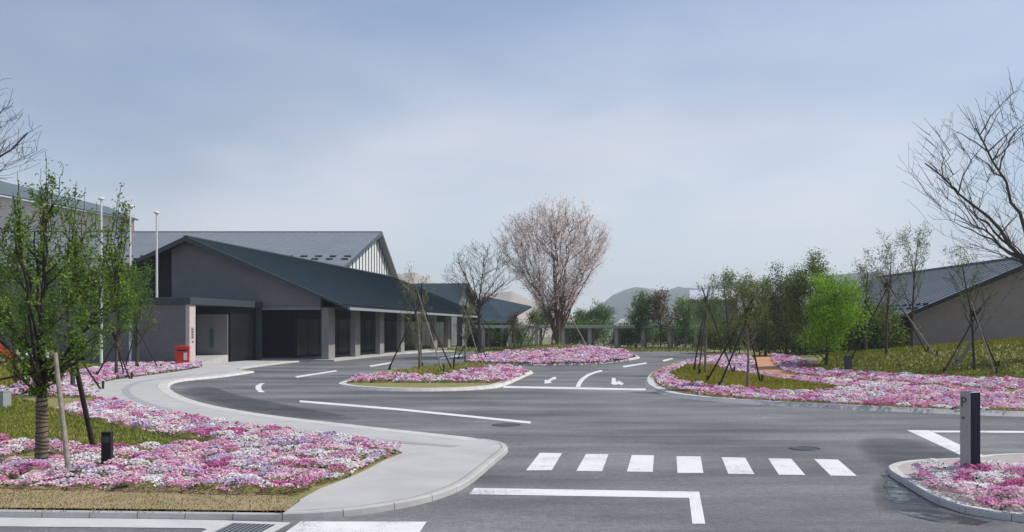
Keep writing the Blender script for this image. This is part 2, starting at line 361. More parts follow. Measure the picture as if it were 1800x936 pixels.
KZ = 0.12
def kerb(name, line, width, h=KZ, stone=0.6, closed=False, z0=-0.01, matn='kerb', slope=0.004):
    """a run of kerb stones on the left of the polyline 'line' (its road side); stones are parts, the core between them the joint"""
    P = np.asarray(line, float)
    seg = np.linalg.norm(np.diff(np.vstack([P, P[:1]]) if closed else P, axis=0), axis=1); s = np.concatenate([[0], np.cumsum(seg)])
    Pc = np.vstack([P, P[:1]]) if closed else P
    tot = s[-1]
    def at(v): return np.stack([np.interp(v, s, Pc[:, 0]), np.interp(v, s, Pc[:, 1])], -1)
    root = None
    n = max(2, int(round(tot / stone))); e = tot / n
    # the bed (mortar) under and between the stones
    v = np.linspace(0, tot, n * 2 + 1); A = at(v)
    def strip(Q, w0, w1, za, zb, nm):
        t = np.gradient(Q, axis=0); t /= np.linalg.norm(t, axis=1, keepdims=True) + 1e-9; nn = np.stack([-t[:, 1], t[:, 0]], 1)
        o_, i_ = Q + nn * w0, Q + nn * w1; bz = 0.018
        rows = [np.column_stack([o_, np.full(len(Q), za)]), np.column_stack([o_ + nn * slope, np.full(len(Q), zb - bz)]), np.column_stack([o_ + nn * (slope + 0.014), np.full(len(Q), zb)]),
                np.column_stack([i_, np.full(len(Q), zb)]), np.column_stack([i_, np.full(len(Q), za)])]
        k = len(Q); V = np.concatenate(rows); Fc = []
        for r in range(4):
            for j in range(k - 1): Fc.append((r * k + j, r * k + j + 1, (r + 1) * k + j + 1, (r + 1) * k + j))
        Fc.append(tuple(r * k for r in range(5))); Fc.append(tuple(r * k + k - 1 for r in range(4, -1, -1)))
        return pymesh(nm, V, Fc)
    root = obj(name, strip(A, 0.012, width - 0.004, z0, h - 0.012, name), M['joint']); root['kind'] = 'structure'
    for i in range(n):
        v = np.linspace(i * e + 0.006, (i + 1) * e - 0.006, 4)
        obj('kerb_stone', strip(at(v), 0.0, width, z0, h, 'kerb_stone'), M[matn], root)
    return root

# ------------------------------------------------------------------ ground and road
RS = np.random.RandomState(7)
g = sheet('ground', np.array([(-4000, -300), (4000, -300), (4000, 6000), (-4000, 6000)]), 0.0, 'ground', kind='structure')
road = sheet('road', np.array([(-40, 2), (60, 2), (60, 60), (48, 97), (-12, 97), (-12, 80), (-40, 60)]), 0.004, 'asphalt', kind='structure')
def marking(name, pts, parent=road, z=0.008):
    return sheet(name, pxpoly(pts), z, 'paint', parent)
for k, (a, b, c, d_) in enumerate([((949,797),(988,797.5),(970,827.5),(924.5,828)), ((1030,799),(1069.5,799.5),(1058.5,829.5),(1013,829)),
        ((1110.5,801),(1149.5,801.5),(1147.5,830.5),(1102,830)), ((1189,803),(1231.5,803.5),(1236.5,832.5),(1191,832.5)),
        ((1268.5,805),(1310,805.5),(1326,834.5),(1280,834)), ((1350,806.5),(1391,807.5),(1415.5,836),(1369,835.5)), ((1431,808),(1473,809),(1506,837.6),(1460,837))]):
    marking('crosswalk_stripe', [a, b, c, d_])
marking('stop_line', [(834,859),(1229,865.5),(1239.8,922),(1217,922),(1211.5,876.5),(825,870)])
marking('stop_line', [(528,918),(750,918.5),(722,960),(470,960)])
marking('lane_line', [(526.5,704.5),(560,707),(700,718.5),(800,728.5),(934,742),(932,745.5),(800,732),(700,722),(560,710.5),(527,708)])
marking('lane_line', [(886,679.3),(1136,683.8),(1134,687),(884,682.6)])
marking('lane_line', [(1012,681),(1015,673),(1021,666),(1032,658.5),(1046,653.5),(1057,651),(1060,653.4),(1047,656.5),(1035,661.5),(1027,668),(1022,675),(1020,681)])
for a, b in (((519,663.2),(590,652.4)), ((649,644.2),(687,638.2)), ((772,630.8),(810,625.4)), ((1094,645.2),(1135,638.8)), ((1164,635),(1181,630.6))):
    marking('lane_dash', [(a[0], a[1] - 1.1), (b[0], b[1] - 0.9), (b[0] + 3, b[1] + 0.9), (a[0] + 3, a[1] + 1.3)])
marking('direction_arrow', [(466,673.5),(456,675),(449.5,679),(449,684),(455,690),(466,690.5),(460,686),(459,681),(461,677)])
marking('direction_arrow', [(957,675),(958,667.5),(962,669.3),(971,664),(977,662.8),(978,666.5),(969,669.5),(967.5,672),(971,673.6)])
marking('direction_arrow', [(1076,664.5),(1081.5,665),(1083.5,672.3),(1087,671.3),(1086,668.8),(1097,675.2),(1092,678),(1089.5,676),(1080,677.3),(1074.5,675.5)])
marking('parking_line', [(1594,757),(1633,757.2),(1690,784),(1740,806.5),(1722,812.5),(1690,801.6)])
marking('parking_line', [(1634.5,757.8),(1830,758.6),(1830,762),(1642,761)])
# concrete gutter along the near kerb, left of the grate
sheet('gutter', pxpoly([(-260,907.5),(350,913.5),(403,914.5),(372,934.5),(356,930),(-300,924)]), 0.009, 'gutter', kind='structure')
# wet patches beside the parking island
sheet('puddle', pxpoly([(1556,846),(1566,842),(1590,857),(1612,872),(1640,886),(1662,893),(1640,893),(1610,888),(1580,886),(1553,878),(1562,866),(1552,856)]), 0.008, 'puddle', kind='structure')
sheet('puddle', pxpoly([(1576,900),(1600,896),(1640,897),(1690,908),(1740,919),(1720,924),(1680,921),(1640,918),(1600,909)]), 0.008, 'puddle', kind='structure')
sheet('puddle', pxpoly([(1548,836),(1556,826),(1560,832),(1566,839),(1556,843)]), 0.0085, 'puddle', kind='structure')

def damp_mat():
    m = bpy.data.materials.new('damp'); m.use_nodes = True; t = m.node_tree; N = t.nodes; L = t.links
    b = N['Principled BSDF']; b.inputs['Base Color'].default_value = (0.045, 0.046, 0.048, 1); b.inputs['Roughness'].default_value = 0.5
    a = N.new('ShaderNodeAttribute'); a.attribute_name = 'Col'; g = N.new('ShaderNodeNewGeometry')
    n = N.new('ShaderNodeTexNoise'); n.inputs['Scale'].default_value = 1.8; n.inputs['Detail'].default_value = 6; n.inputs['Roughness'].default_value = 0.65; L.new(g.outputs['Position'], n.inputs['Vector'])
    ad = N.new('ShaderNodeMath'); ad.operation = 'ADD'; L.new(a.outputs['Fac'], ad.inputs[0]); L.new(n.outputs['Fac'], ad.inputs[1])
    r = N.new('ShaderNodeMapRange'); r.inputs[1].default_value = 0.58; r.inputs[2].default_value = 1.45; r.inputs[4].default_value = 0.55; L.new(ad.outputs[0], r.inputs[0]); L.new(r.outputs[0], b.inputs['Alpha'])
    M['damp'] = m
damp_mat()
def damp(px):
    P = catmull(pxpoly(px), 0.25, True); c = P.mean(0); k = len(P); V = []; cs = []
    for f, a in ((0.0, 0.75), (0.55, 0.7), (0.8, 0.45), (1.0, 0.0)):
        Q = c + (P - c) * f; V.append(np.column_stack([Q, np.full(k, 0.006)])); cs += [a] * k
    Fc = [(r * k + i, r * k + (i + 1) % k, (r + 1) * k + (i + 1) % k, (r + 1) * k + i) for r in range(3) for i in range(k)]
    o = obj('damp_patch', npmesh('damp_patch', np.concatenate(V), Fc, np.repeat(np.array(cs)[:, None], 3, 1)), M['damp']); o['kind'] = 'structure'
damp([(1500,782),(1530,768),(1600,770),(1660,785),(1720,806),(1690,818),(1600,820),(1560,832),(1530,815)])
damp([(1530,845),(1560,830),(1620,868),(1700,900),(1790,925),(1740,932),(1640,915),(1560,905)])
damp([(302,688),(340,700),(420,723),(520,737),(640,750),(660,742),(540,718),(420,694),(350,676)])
# --- left pavement and beds (A)
A_px = [(-260,909),(0,911),(250,913.5),(496,916),(600,910),(680,899.5),(745,886.5),(795,870),(822,856),(845,838),(870,816),(888,801),(893.5,794.5),(889,788.5),(872,783),(850,779.5),
        (832,776.5),(760,768.5),(700,762),(600,750.5),(500,738.5),(430,728),(370,716),(330,703.5),(308,692),(299,682.5),(303,676.5),(320,671.5),(349,668.2),(384,664.8),(420,660),(448,655.5)]
A_px2 = [(420,650.4),(445,646.8),(469,643.5),(510,638.6),(553,634.8),(600,631.2),(650,627.6),(700,623.8),(762,619.6),(800,618.4)]
Acurve = catmull([W(*p) for p in A_px], 0.4, closed=False)
Acurve2 = catmull([W(*p) for p in A_px2], 1.0, closed=False)
tail = np.array([(-9, 125), (-110, 150), (-110, 12)])
Apoly = np.vstack([Acurve, Acurve2, tail])
iA = np.argmin(np.linalg.norm(Acurve - np.array(W(496, 916)), axis=1)); iB = np.argmin(np.linalg.norm(Acurve - np.array(W(850, 779.5)), axis=1))
kerb('roadside_kerb', Acurve[:iA + 1], 0.18, 0.10)
kerb('pavement_kerb', Acurve[iA:iB + 1], 0.13, 0.10, stone=0.8, matn='concrete')
kerb('drive_kerb', Acurve[iB:], 0.5, 0.10, stone=1.2, slope=0.08)
kerb('forecourt_kerb', Acurve2, 0.18, 0.10, stone=1.2)
def zA(x, y):
    px = 900 + F * x / y
    return 0.088 + 0.14 * np.exp(-(((x + 11) / 2.2) ** 2 + ((y - 21) / 3.5) ** 2)) + 0.22 * np.exp(-(((x + 34) / 8) ** 2 + ((y - 52) / 8) ** 2))
lawnA = sheet('lawn', np.vstack([offset_in(Acurve, 0.1, False), offset_in(Acurve2, 0.1, False), tail]), lambda x, y: zA(x, y) - 0.004, 'lawn', spacing=1.6, kind='structure')
bed_edge = [(530,877),(565,858),(600,845),(640,828),(680,807),(708,796),(695,791),(650,784.5),(600,778),(560,773),(500,765),(440,757),(380,748),(330,738.5),(280,728.5),(230,718),(190,706),(166,696),(155,688),(160,680),(200,668.5),(250,661.5),(290,656.5),(330,650.5),(357,645.5)]
bedw = catmull([W(a, b, 0.1) for a, b in bed_edge], 0.5, False)
inner = np.vstack([offset_in(Acurve[iA:iB + 1], 0.12, False), offset_in(Acurve[iB:], 0.49, False), offset_in(Acurve2, 0.17, False)])
pav = np.vstack([inner, np.array([(-14.5, 105), (-26, 75), (-23, 64), (-21.4, 60.4)]), bedw[::-1], np.array([W(497, 903, 0.1)])])
sheet('pavement', pav, 0.1, 'concrete', kind='structure')
# darker band that follows the middle of the pavement
bandc = offset_in(Acurve[iB:], 1.35, False)
bd = catmull([W(a, b, 0.1) for a, b in [(800,785),(700,777),(600,766.5),(500,754),(420,744),(340,731),(280,717),(238,702),(222,690),(226,680),(250,671),(290,665),(350,658.5),(400,654)]], 0.5, False)
sheet('pavement_band', np.vstack([offset_in(bd, -0.14, False), offset_in(bd, 0.14, False)[::-1]]), 0.104, 'concrete_band', kind='structure')
sheet('verge', pxpoly([(-260,894),(0,896),(250,899),(498,902),(528,880),(500,872),(300,860),(100,856),(-260,855)], 0.1), 0.1, 'dry_lawn', kind='structure', spacing=0.8)

# --- island in the drive with one staked tree (B), cherry island (C), right bed (D), parking island (E)
def island(name, px, width, h=KZ, stone=0.6, step=0.35, slope=0.10):
    c = catmull([W(*p) for p in px], step, True)
    if area2(c) < 0: c = c[::-1]
    kerb(name + '_kerb', c, width, h, stone, closed=True, slope=slope)
    return c
B_px = [(591,679.5),(605,683),(640,686),(700,688.5),(770,688.5),(830,686.5),(872,683),(890,678),(910,669.5),(930,660),(938,656.2),(928,653.5),(900,649.5),(870,646.5),(830,647),(790,649),(740,651),(690,656),(640,664),(605,673)]
Bc = island('tree_island', B_px, 0.42)
C_px = [(812,638.5),(850,641.5),(900,642.6),(960,643),(1020,642.2),(1080,638.5),(1110,633.5),(1125,629.5),(1115,626.3),(1080,623.8),(1030,622.4),(960,622),(900,623),(855,627),(825,632.5)]
Cc = island('cherry_island', C_px, 0.35)
def bump(x, y, cx, cy, sx, sy, a): return a * np.exp(-((x - cx) ** 2 / (2 * sx * sx) + (y - cy) ** 2 / (2 * sy * sy)))
def zB(x, y): return 0.105 + bump(x, y, -4.6, 48.5, 3.0, 2.6, 0.22)
def zC(x, y): return 0.105 + bump(x, y, 3.0, 77, 4.2, 6.5, 0.85)
sheet('lawn', offset_in(Bc, 0.2), zB, 'lawn', spacing=1.0, kind='structure')
sheet('lawn', offset_in(Cc, 0.2), zC, 'lawn', spacing=1.2, kind='structure')
D_px = [(1242,628),(1193,641.5),(1156,652),(1138,662.5),(1132.5,674),(1140,684),(1177,697.5),(1255,706.5),(1348,713),(1441,718),(1550,723.5),(1700,730),(1850,735)]
Dcurve = catmull([W(*p) for p in D_px], 0.4, closed=False)
kerb('planting_kerb', Dcurve, 0.45, KZ, slope=0.12)
Dtail = np.array([(26, 25.6), (75, 25.0), (75, 130), (30, 130), (20, 97)])
def zD(x, y):
    return 0.105 + bump(x, y, 34, 54, 10, 6.2, 1.85) + bump(x, y, 11.5, 37, 2.6, 3.5, 0.12) + bump(x, y, 18, 62, 6, 5, 0.25)
sheet('lawn', np.vstack([offset_in(Dcurve, 0.2, False), Dtail]), zD, 'lawn', spacing=1.5, kind='structure')
pth_lo = [(1318,628),(1326,640),(1330,647),(1322,656),(1345,662),(1373,666),(1472,671.5),(1550,679),(1700,690),(1850,700)]
pth_hi = [(1850,695),(1700,684),(1550,673.5),(1472,666.5),(1400,661),(1379,657),(1372,648),(1357,640),(1354,627)]
pw = np.vstack([catmull([W(a, b, 0.13) for a, b in pth_lo], 0.8, False), catmull([W(a, b, 0.13) for a, b in pth_hi], 0.8, False)])
sheet('garden_path', pw, lambda x, y: zD(x, y) + 0.02, 'path', spacing=1.2, kind='structure')
E_px = [(1559,830),(1563,837),(1588,853),(1624,875.5),(1653,890),(1692,903),(1751,914),(1800,919.6),(1900,927),(1990,925),(2010,850),(1960,812),(1880,806.5),(1800,806),(1742,808),(1689,814.5),(1618,817),(1577,822)]
Ec = island('parking_island', E_px, 0.16, 0.10, slope=0.012)
sheet('island_paving', offset_in(Ec, 0.1), 0.09, 'pink_pave', kind='structure')

# ------------------------------------------------------------------ flowers and grass (stuff)
def proj(x, y, z): return 900 + F * x / y, Y0 - F * (z - H) / y
def scatter(rs, xr, yr, zf, inc, exc, size_k, smin, cover, seed_bands=10):
    """points spread over a world rectangle, kept where their pixel lies in the inc polygons and in none of exc; size grows with distance"""
    out = []
    ys = np.linspace(yr[0], yr[1], seed_bands + 1)
    for a, b in zip(ys[:-1], ys[1:]):
        dm = (a + b) / 2; s = max(smin, size_k * dm)
        n = int(cover * (xr[1] - xr[0]) * (b - a) / (s * s))
        while n > 0:
            m = min(n, 400000); n -= m
            x = rs.uniform(*xr, m); y = rs.uniform(a, b, m)
            z = zf(x, y); px, py = proj(x, y, z)
            k = np.zeros(m, bool)
            for P in inc: k |= inside(P, px, py)
            for P in exc: k &= ~inside(P, px, py)
            out.append(np.column_stack([x, y, z, np.full(m, s)])[k])
    return np.concatenate(out)
def wobble(x, y, a=0.35):  # uneven edges: shift the test by soft noise
    return a * (np.sin(x * 3.1 + y * 1.7) + np.sin(x * 7.3 - y * 5.1) * 0.6)
PAL = np.array([(0.74, 0.38, 0.57), (0.58, 0.14, 0.36), (0.84, 0.81, 0.82), (0.63, 0.48, 0.70), (0.82, 0.57, 0.68), (0.66, 0.26, 0.47), (0.76, 0.66, 0.76)])
def flower_carpet(name, label, xr, yr, zf, inc, exc, weights, seed, size_k=0.0017, smin=0.030, cover=1.5, clump=0.36, dome=0.12, bands=10, bare=0.0):
    rs = np.random.RandomState(seed)
    S = scatter(rs, xr, yr, zf, inc, exc, size_k, smin, cover, bands)
    x, y, z, s = S.T
    # clumps on a jittered grid: nearest one gives colour and dome
    gi = np.floor(x / clump).astype(int); gj = np.floor(y / clump).astype(int)
    best = np.full(len(x), 9e9); bid = np.zeros(len(x), np.int64)
    def hsh(i, j, k): 
        v = np.sin(i * 127.1 + j * 311.7 + k * 74.7 + seed * 3.3) * 43758.5453; return v - np.floor(v)
    for di in (-1, 0, 1):
        for dj in (-1, 0, 1):
            ii, jj = gi + di, gj + dj
            cx = (ii + 0.1 + 0.8 * hsh(ii, jj, 1)) * clump; cy = (jj + 0.1 + 0.8 * hsh(ii, jj, 2)) * clump
            sc = 0.75 + 0.6 * hsh(ii, jj, 5)
            dd = np.hypot(x - cx, y - cy) / sc
            k = dd < best; best[k] = dd[k]; bid[k] = (ii * 100003 + jj)[k]
    ci = hsh(bid % 9973, bid // 9973, 3); big = 0.5 + 0.5 * np.sin(x * 0.7 + 2.0 * np.sin(y * 0.45 + seed))
    cw = np.cumsum(weights) / np.sum(weights)
    idx = np.searchsorted(cw, np.clip(ci * 0.86 + 0.14 * big, 0, 0.9999))
    dm = np.clip(1 - (best / (clump * 0.68)) ** 2, 0, 1)
    h = 1.3 * dome * (0.5 + 0.9 * hsh(bid % 9973, bid // 9973, 4)) * np.sqrt(dm)
    col = PAL[idx] * (0.88 + 0.24 * rs.rand(len(x), 1)); col = col * (0.94 + 0.12 * rs.rand(len(x), 3))
    edge = dm < 0.16
    green = (rs.rand(len(x)) < 0.07) | (edge & (rs.rand(len(x)) < 0.75)) | (rs.rand(len(x)) < bare)
    col[green] = np.array([0.07, 0.10, 0.05]) * (0.6 + 0.9 * rs.rand(int(green.sum()), 1))  # dark leaf green; at clump rims it also paints in the shadow gaps
    keep = ~(edge & (rs.rand(len(x)) < 0.3)); x, y, z, s, h, col = x[keep], y[keep], z[keep], s[keep], h[keep], col[keep]
    n = len(x)
    c = np.column_stack([x, y, z + h + rs.uniform(0.0, 0.03, n)])
    nrm = np.column_stack([rs.normal(0, 0.5, n), rs.normal(-0.25, 0.5, n), np.ones(n)]); nrm /= np.linalg.norm(nrm, axis=1, keepdims=True)
    a = np.cross(nrm, np.array([1.0, 0.2, 0])); a /= np.linalg.norm(a, axis=1, keepdims=True); b = np.cross(nrm, a)
    r = (s * rs.uniform(0.55, 0.95, n))[:, None]
    th = rs.uniform(0, 6.28, n)[:, None]; a2 = a * np.cos(th) + b * np.sin(th); b2 = b * np.cos(th) - a * np.sin(th)
    V = np.stack([c + a2 * r, c + b2 * r * 0.8, c - a2 * r, c - b2 * r * 0.8], 1).reshape(-1, 3)
    o = obj(name, npmesh(name, V, np.arange(4 * n).reshape(-1, 4), np.repeat(col, 4, 0)), M['flower'])
    tag(o, label, 'flowers', kind='stuff'); return o
def grass_blades(name, label, xr, yr, zf, inc, exc, seed, cols, size_k=0.0022, smin=0.028, cover=0.8, hk=1.25, bands=8):
    rs = np.random.RandomState(seed)
    S = scatter(rs, xr, yr, zf, inc, exc, size_k, smin, cover, bands); x, y, z, s = S.T; n = len(x)
    w = s * 0.42; hh = s * hk * rs.uniform(0.5, 1.3, n); th = rs.uniform(0, 6.28, n)
    patch = 0.5 + 0.5 * np.sin(x * 1.3 + np.sin(y * 0.9) * 2) * np.sin(y * 1.1 + 0.6 * x)
    dx, dy = np.cos(th) * w, np.sin(th) * w; lx, ly = rs.normal(0, 0.45, n) * hh, rs.normal(0, 0.45, n) * hh
    V = np.stack([np.column_stack([x - dx, y - dy, z - 0.01]), np.column_stack([x + dx, y + dy, z - 0.01]), np.column_stack([x + lx, y + ly, z + hh])], 1).reshape(-1, 3)
    c0, c1 = np.array(cols[0]), np.array(cols[1])
    t = np.clip(patch * 0.6 + rs.rand(n) * 0.6 - 0.1, 0, 1)[:, None]; col = (c0 * (1 - t) + c1 * t) * (0.7 + 0.6 * rs.rand(n, 1))
    o = obj(name, npmesh(name, V, np.arange(3 * n).reshape(-1, 3), np.repeat(col, 3, 0)), M['grass'])
    tag(o, label, 'grass', kind='stuff'); return o

G1 = [(-300,775),(0,782),(32,784),(88,789),(158,795),(202,798),(285,795),(345,788),(396,779),(340,773),(285,766),(221,754),(190,747),(126,732),(68,708),(32,703),(-100,701),(-300,700)]
G0 = [(-300,687),(15,690),(30,680),(50,670),(90,664),(142,658),(175,649),(195,640),(160,628),(-300,626)]
FA = [(-320,858),(0,861),(100,864),(200,866),(300,868),(420,873),(510,879),(528,878)] + bed_edge[1:] + [(350,640),(335,637),(300,634.5),(250,633),(200,634),(-300,632)]
TREEPIT = [(-5,812),(25,803),(75,801),(115,808),(112,819),(75,824),(20,822)]
wA = [2.8, 0.8, 2.3, 1.8, 3.2, 0.9, 2.2]
flower_carpet('moss_phlox', 'deep carpet of pink, magenta and white moss phlox beside the pale pavement, lower left', (-13, 0.5), (13.2, 31), zA, [FA], [G1, G0, TREEPIT, [(-400,560),(1900,560),(1900,700),(-400,700)]], wA, 3, bands=14, cover=1.55)
flower_carpet('moss_phlox', 'pink and lilac moss phlox around the flagpoles, reaching the entrance block', (-34, -9), (30, 62), zA, [FA], [G1, G0, [(-400,700),(1900,700),(1900,960),(-400,960)]], [2.4, 0.3, 1.4, 2.6, 3, 0.5, 2.4], 4, size_k=0.0017, clump=0.5, dome=0.14)
FB = [(599,680.5),(620,684.4),(660,687),(700,688.6),(780,688.6),(840,686.4),(872,682),(892,673),(917,662),(930,656.5),(905,651),(880,646),(840,642),(830,644),(640,664),(615,672)]
GB = [(672,661),(700,664),(740,668),(775,668),(800,660),(835,655),(872,650),(880,645),(840,640),(780,642),(700,652)]
flower_carpet('moss_phlox', 'pink moss phlox on the small drive island with a single staked tree', (-11, 3), (40, 60), zB, [FB], [GB], [3, 0.8, 0.9, 1.6, 3.0, 0.9, 1.6], 5, clump=0.5, dome=0.16)
FC = [(820,637.5),(850,639.3),(900,640.2),(960,640.6),(1020,639.6),(1080,636),(1104,632),(1116,629),(1100,622),(1085,617),(1060,613.5),(1030,613),(1000,616),(950,619),(900,622),(860,625),(835,630)]
flower_carpet('moss_phlox', 'pink moss phlox on the front slope of the mound below the blossoming tree', (-6, 13), (58, 84), zC, [FC], [], [3, 0.4, 0.6, 1.8, 3.6, 0.5, 1.6], 6, clump=0.6, dome=0.18)
FD1 = [(1150,664),(1158,678),(1200,690.5),(1255,698.5),(1348,706),(1441,711),(1550,716.5),(1700,722.5),(1850,727.5),(1850,700),(1700,690),(1550,679.5),(1472,672),(1373,666.5),(1322,656.5),(1330,647),(1318,628),(1290,626),(1250,629),(1210,638.5),(1170,651)]
GD = [(1173,659),(1205,644),(1249,643),(1286,654),(1348,664),(1410,673),(1460,680),(1497,687),(1470,692),(1441,693.5),(1348,693.5),(1255,684.5),(1193,675)]
flower_carpet('moss_phlox', 'pink and white moss phlox ringing the right bed along its road kerb', (5.5, 27), (24, 82), zD, [FD1], [GD], [3, 0.8, 1.4, 1.6, 2.8, 0.9, 1.8], 8, clump=0.42, dome=0.13, cover=1.4, bands=14)
FD2 = [(1379,656),(1400,660),(1472,665.5),(1550,672.5),(1700,683),(1850,694),(1850,676),(1700,668.5),(1550,661),(1480,657),(1420,653),(1385,645),(1440,642),(1400,632),(1357,626.5),(1359,638)]
flower_carpet('moss_phlox', 'strip of pink moss phlox between the orange path and the grass mound', (13, 27), (26, 82), zD, [FD2], [], [3, 0.9, 1.2, 1.4, 2.8, 1.0, 1.6], 9, clump=0.42, dome=0.13, bands=14)
FE = [(1600,836),(1630,829),(1690,828),(1800,825),(1900,825),(1960,850),(1940,905),(1850,908),(1800,905),(1755,899),(1700,887),(1662,873),(1632,859),(1612,848)]
flower_carpet('moss_phlox', 'pink, magenta and white moss phlox around the parking sign pillar', (5, 11), (11.5, 17), lambda x, y: np.full(len(x), 0.09), [FE], [], [3, 1.0, 2.4, 1.2, 2.6, 1.0, 1.8], 10, smin=0.026, cover=1.6, clump=0.36, dome=0.13, bands=4)

GC1, GC2 = (0.20, 0.235, 0.03), (0.36, 0.33, 0.075)
grass_blades('grass', 'rough green grass in the crescent patch behind the black bollard', (-20, -4), (17, 37), zA, [G1], [], 21, ((0.15, 0.22, 0.03), (0.34, 0.31, 0.08)))
grass_blades('grass', 'short grass behind the foreground tree, before the parked cars', (-42, -17), (34, 80), zA, [G0], [], 22, (GC1, GC2), cover=0.6)
grass_blades('grass', 'dry brownish grass strip along the near kerb', (-12, 0), (12.0, 15), lambda x, y: np.full(len(x), 0.1), [[(-260,895),(0,897),(250,900),(498,903),(528,881),(500,873),(300,866),(100,862),(-260,859)]], [], 23, ((0.19, 0.21, 0.05), (0.40, 0.28, 0.15)), smin=0.022, cover=0.45, hk=0.8, bands=3)
grass_blades('grass', 'grass around the staked tree on the small drive island', (-9, 1), (42, 62), zB, [GB], [], 24, (GC1, (0.40, 0.34, 0.14)), cover=0.7)
grass_blades('grass', 'grass on top of the mound under the blossoming tree', (-6, 13), (62, 92), zC, [[(840,600),(1075,600),(1085,616),(1030,613),(1000,616),(950,619),(900,622),(860,625),(835,630)]], [], 25, (GC1, (0.38, 0.34, 0.13)), cover=0.6)
grass_blades('grass', 'oval of clipped grass ringed by phlox in the right bed', (7, 15), (31, 62), zD, [GD], [], 26, ((0.17, 0.205, 0.02), (0.38, 0.31, 0.06)), cover=0.9, hk=1.3)
grass_blades('grass', 'green grass covering the large mound at the right', (13, 40), (38, 66), zD, [[(1405,652),(1440,640),(1480,600),(1900,500),(1900,676),(1700,668),(1550,660.5),(1480,656.5),(1420,652.5)]], [], 27, ((0.13, 0.175, 0.016), (0.29, 0.27, 0.05)), cover=0.8, hk=1.2)
grass_blades('grass', 'far lawn before the covered walkway', (-14, 40), (97.5, 111), lambda x, y: np.zeros(len(x)), [[(700,560),(1420,560),(1420,640),(700,640)]], [], 28, (GC1, (0.36, 0.33, 0.13)), cover=0.4)

# ------------------------------------------------------------------ buildings
def quad_slab(parent, name, matn, P, th):
    """roof slab: a top quad (4 points) and its copy th below"""
    P = [Vector(p) for p in P]; n = (P[1] - P[0]).cross(P[3] - P[0]).normalized()
    if n.z < 0: n = -n
    Q = [p - Vector((0, 0, th)) for p in P]
    fs = [(0, 1, 2, 3), (7, 6, 5, 4)] + [(i, 4 + i, 4 + (i + 1) % 4, (i + 1) % 4) for i in range(4)]
    bm = bmesh.new(); vs = [bm.verts.new(v) for v in P + Q]
    for f in fs: bm.faces.new([vs[i] for i in f])
    bmesh.ops.recalc_face_normals(bm, faces=list(bm.faces))
    return obj(name, bm_mesh(name, bm), M[matn], parent)
def seams(parent, matn, A, B, C, D, spacing, w=0.035, h=0.035):
    """standing seams from eave line A-B up to ridge line D-C, one object each on shared mesh data"""
    A, B, C, D = map(Vector, (A, B, C, D)); L = (B - A).length; n = int(L / spacing)
    up = (D - A); ul = up.length; xa = (B - A).normalized(); ya = up.normalized(); za = xa.cross(ya).normalized()
    if za.z < 0: za = -za
    me = box_mesh('roof_seam', -w / 2, w / 2, 0.02, ul - 0.02, 0.002, h); me.materials.append(M[matn])
    for i in range(1, n):
        o = obj('roof_seam', me, None, parent)
        m = Matrix((xa, ya, xa.cross(ya))).transposed() if xa.cross(ya).z > 0 else Matrix((-xa, ya, (-xa).cross(ya))).transposed()
        o.matrix_local = Matrix.Translation(A + xa * (L * i / n)) @ m.to_4x4()
def guards(parent, matn, A, B, C, D, frac, n, size=(0.45, 0.12, 0.10), a0=0.0, a1=1.0):
    A, B, C, D = map(Vector, (A, B, C, D)); xa = (B - A).normalized(); ya = (D - A).normalized()
    if xa.cross(ya).z < 0: xa = -xa
    m = Matrix((xa, ya, xa.cross(ya))).transposed().to_4x4()
    me = box_mesh('snow_guard', -size[0] / 2, size[0] / 2, -size[1] / 2, size[1] / 2, 0.0, size[2], 0.01); me.materials.append(M[matn])
    for i in range(n):
        t = a0 + (a1 - a0) * (i + 0.5) / n
        o = obj('snow_guard', me, None, parent)
        o.matrix_local = Matrix.Translation((A + (B - A) * t) * (1 - frac) + (D + (C - D) * t) * frac) @ m

# --- front hall with the colonnade: local x to the right, y back along the colonnade
UX, UY = 0.15, 0.9887
ang = math.atan2(-UX, UY)
fb = empty('colonnade_hall', (-13.9, 69.0, 0.0), ang)
tag(fb, 'long dark gabled hall with teal metal roof and concrete column fins along the drive', 'building')
LEN = 56.0
ridge_x, ridge_z, eave_x, eave_z = -10.3, 9.25, 2.25, 3.95
leave_x = 2 * ridge_x - eave_x
EF = -0.9                                                       # verge stands this far before the gable wall
er = (eave_x, EF, eave_z); er2 = (eave_x, LEN, eave_z); rr = (ridge_x, EF, ridge_z); rr2 = (ridge_x, LEN, ridge_z); el = (leave_x, EF, eave_z); el2 = (leave_x, LEN, eave_z)
ro = quad_slab(fb, 'roof', 'roof_dark', [er, er2, rr2, rr], 0.16)
quad_slab(fb, 'roof', 'roof_dark', [rr, rr2, el2, el], 0.16)
seams(ro, 'roof_dark', er, er2, rr2, rr, 0.55)
guards(ro, 'black', er, er2, rr2, rr, 0.035, 90, (0.3, 0.1, 0.09))
box(fb, 'ridge_cap', M['fascia'], (ridge_x - 0.16, ridge_x + 0.16), (EF - 0.02, LEN), (ridge_z - 0.03, ridge_z + 0.07))
# verge boards along the front edges of the two roof slopes, eave gutter along the drive
sl = (ridge_z - eave_z) / (eave_x - ridge_x)
obj('verge_board', prism_mesh('verge_board', [(eave_x, eave_z - 0.16), (eave_x, eave_z + 0.02), (ridge_x, ridge_z + 0.02), (ridge_x, ridge_z - 0.36)], 'y', EF - 0.06, EF - 0.003), M['fascia'], fb)
obj('verge_board', prism_mesh('verge_board', [(leave_x, eave_z - 0.16), (leave_x, eave_z + 0.02), (ridge_x, ridge_z + 0.02), (ridge_x, ridge_z - 0.36)], 'y', EF - 0.06, EF - 0.003), M['fascia'], fb)
box(fb, 'eave_gutter', M['eave_pale'], (eave_x + 0.003, eave_x + 0.12), (EF, LEN), (eave_z - 0.20, eave_z + 0.0))
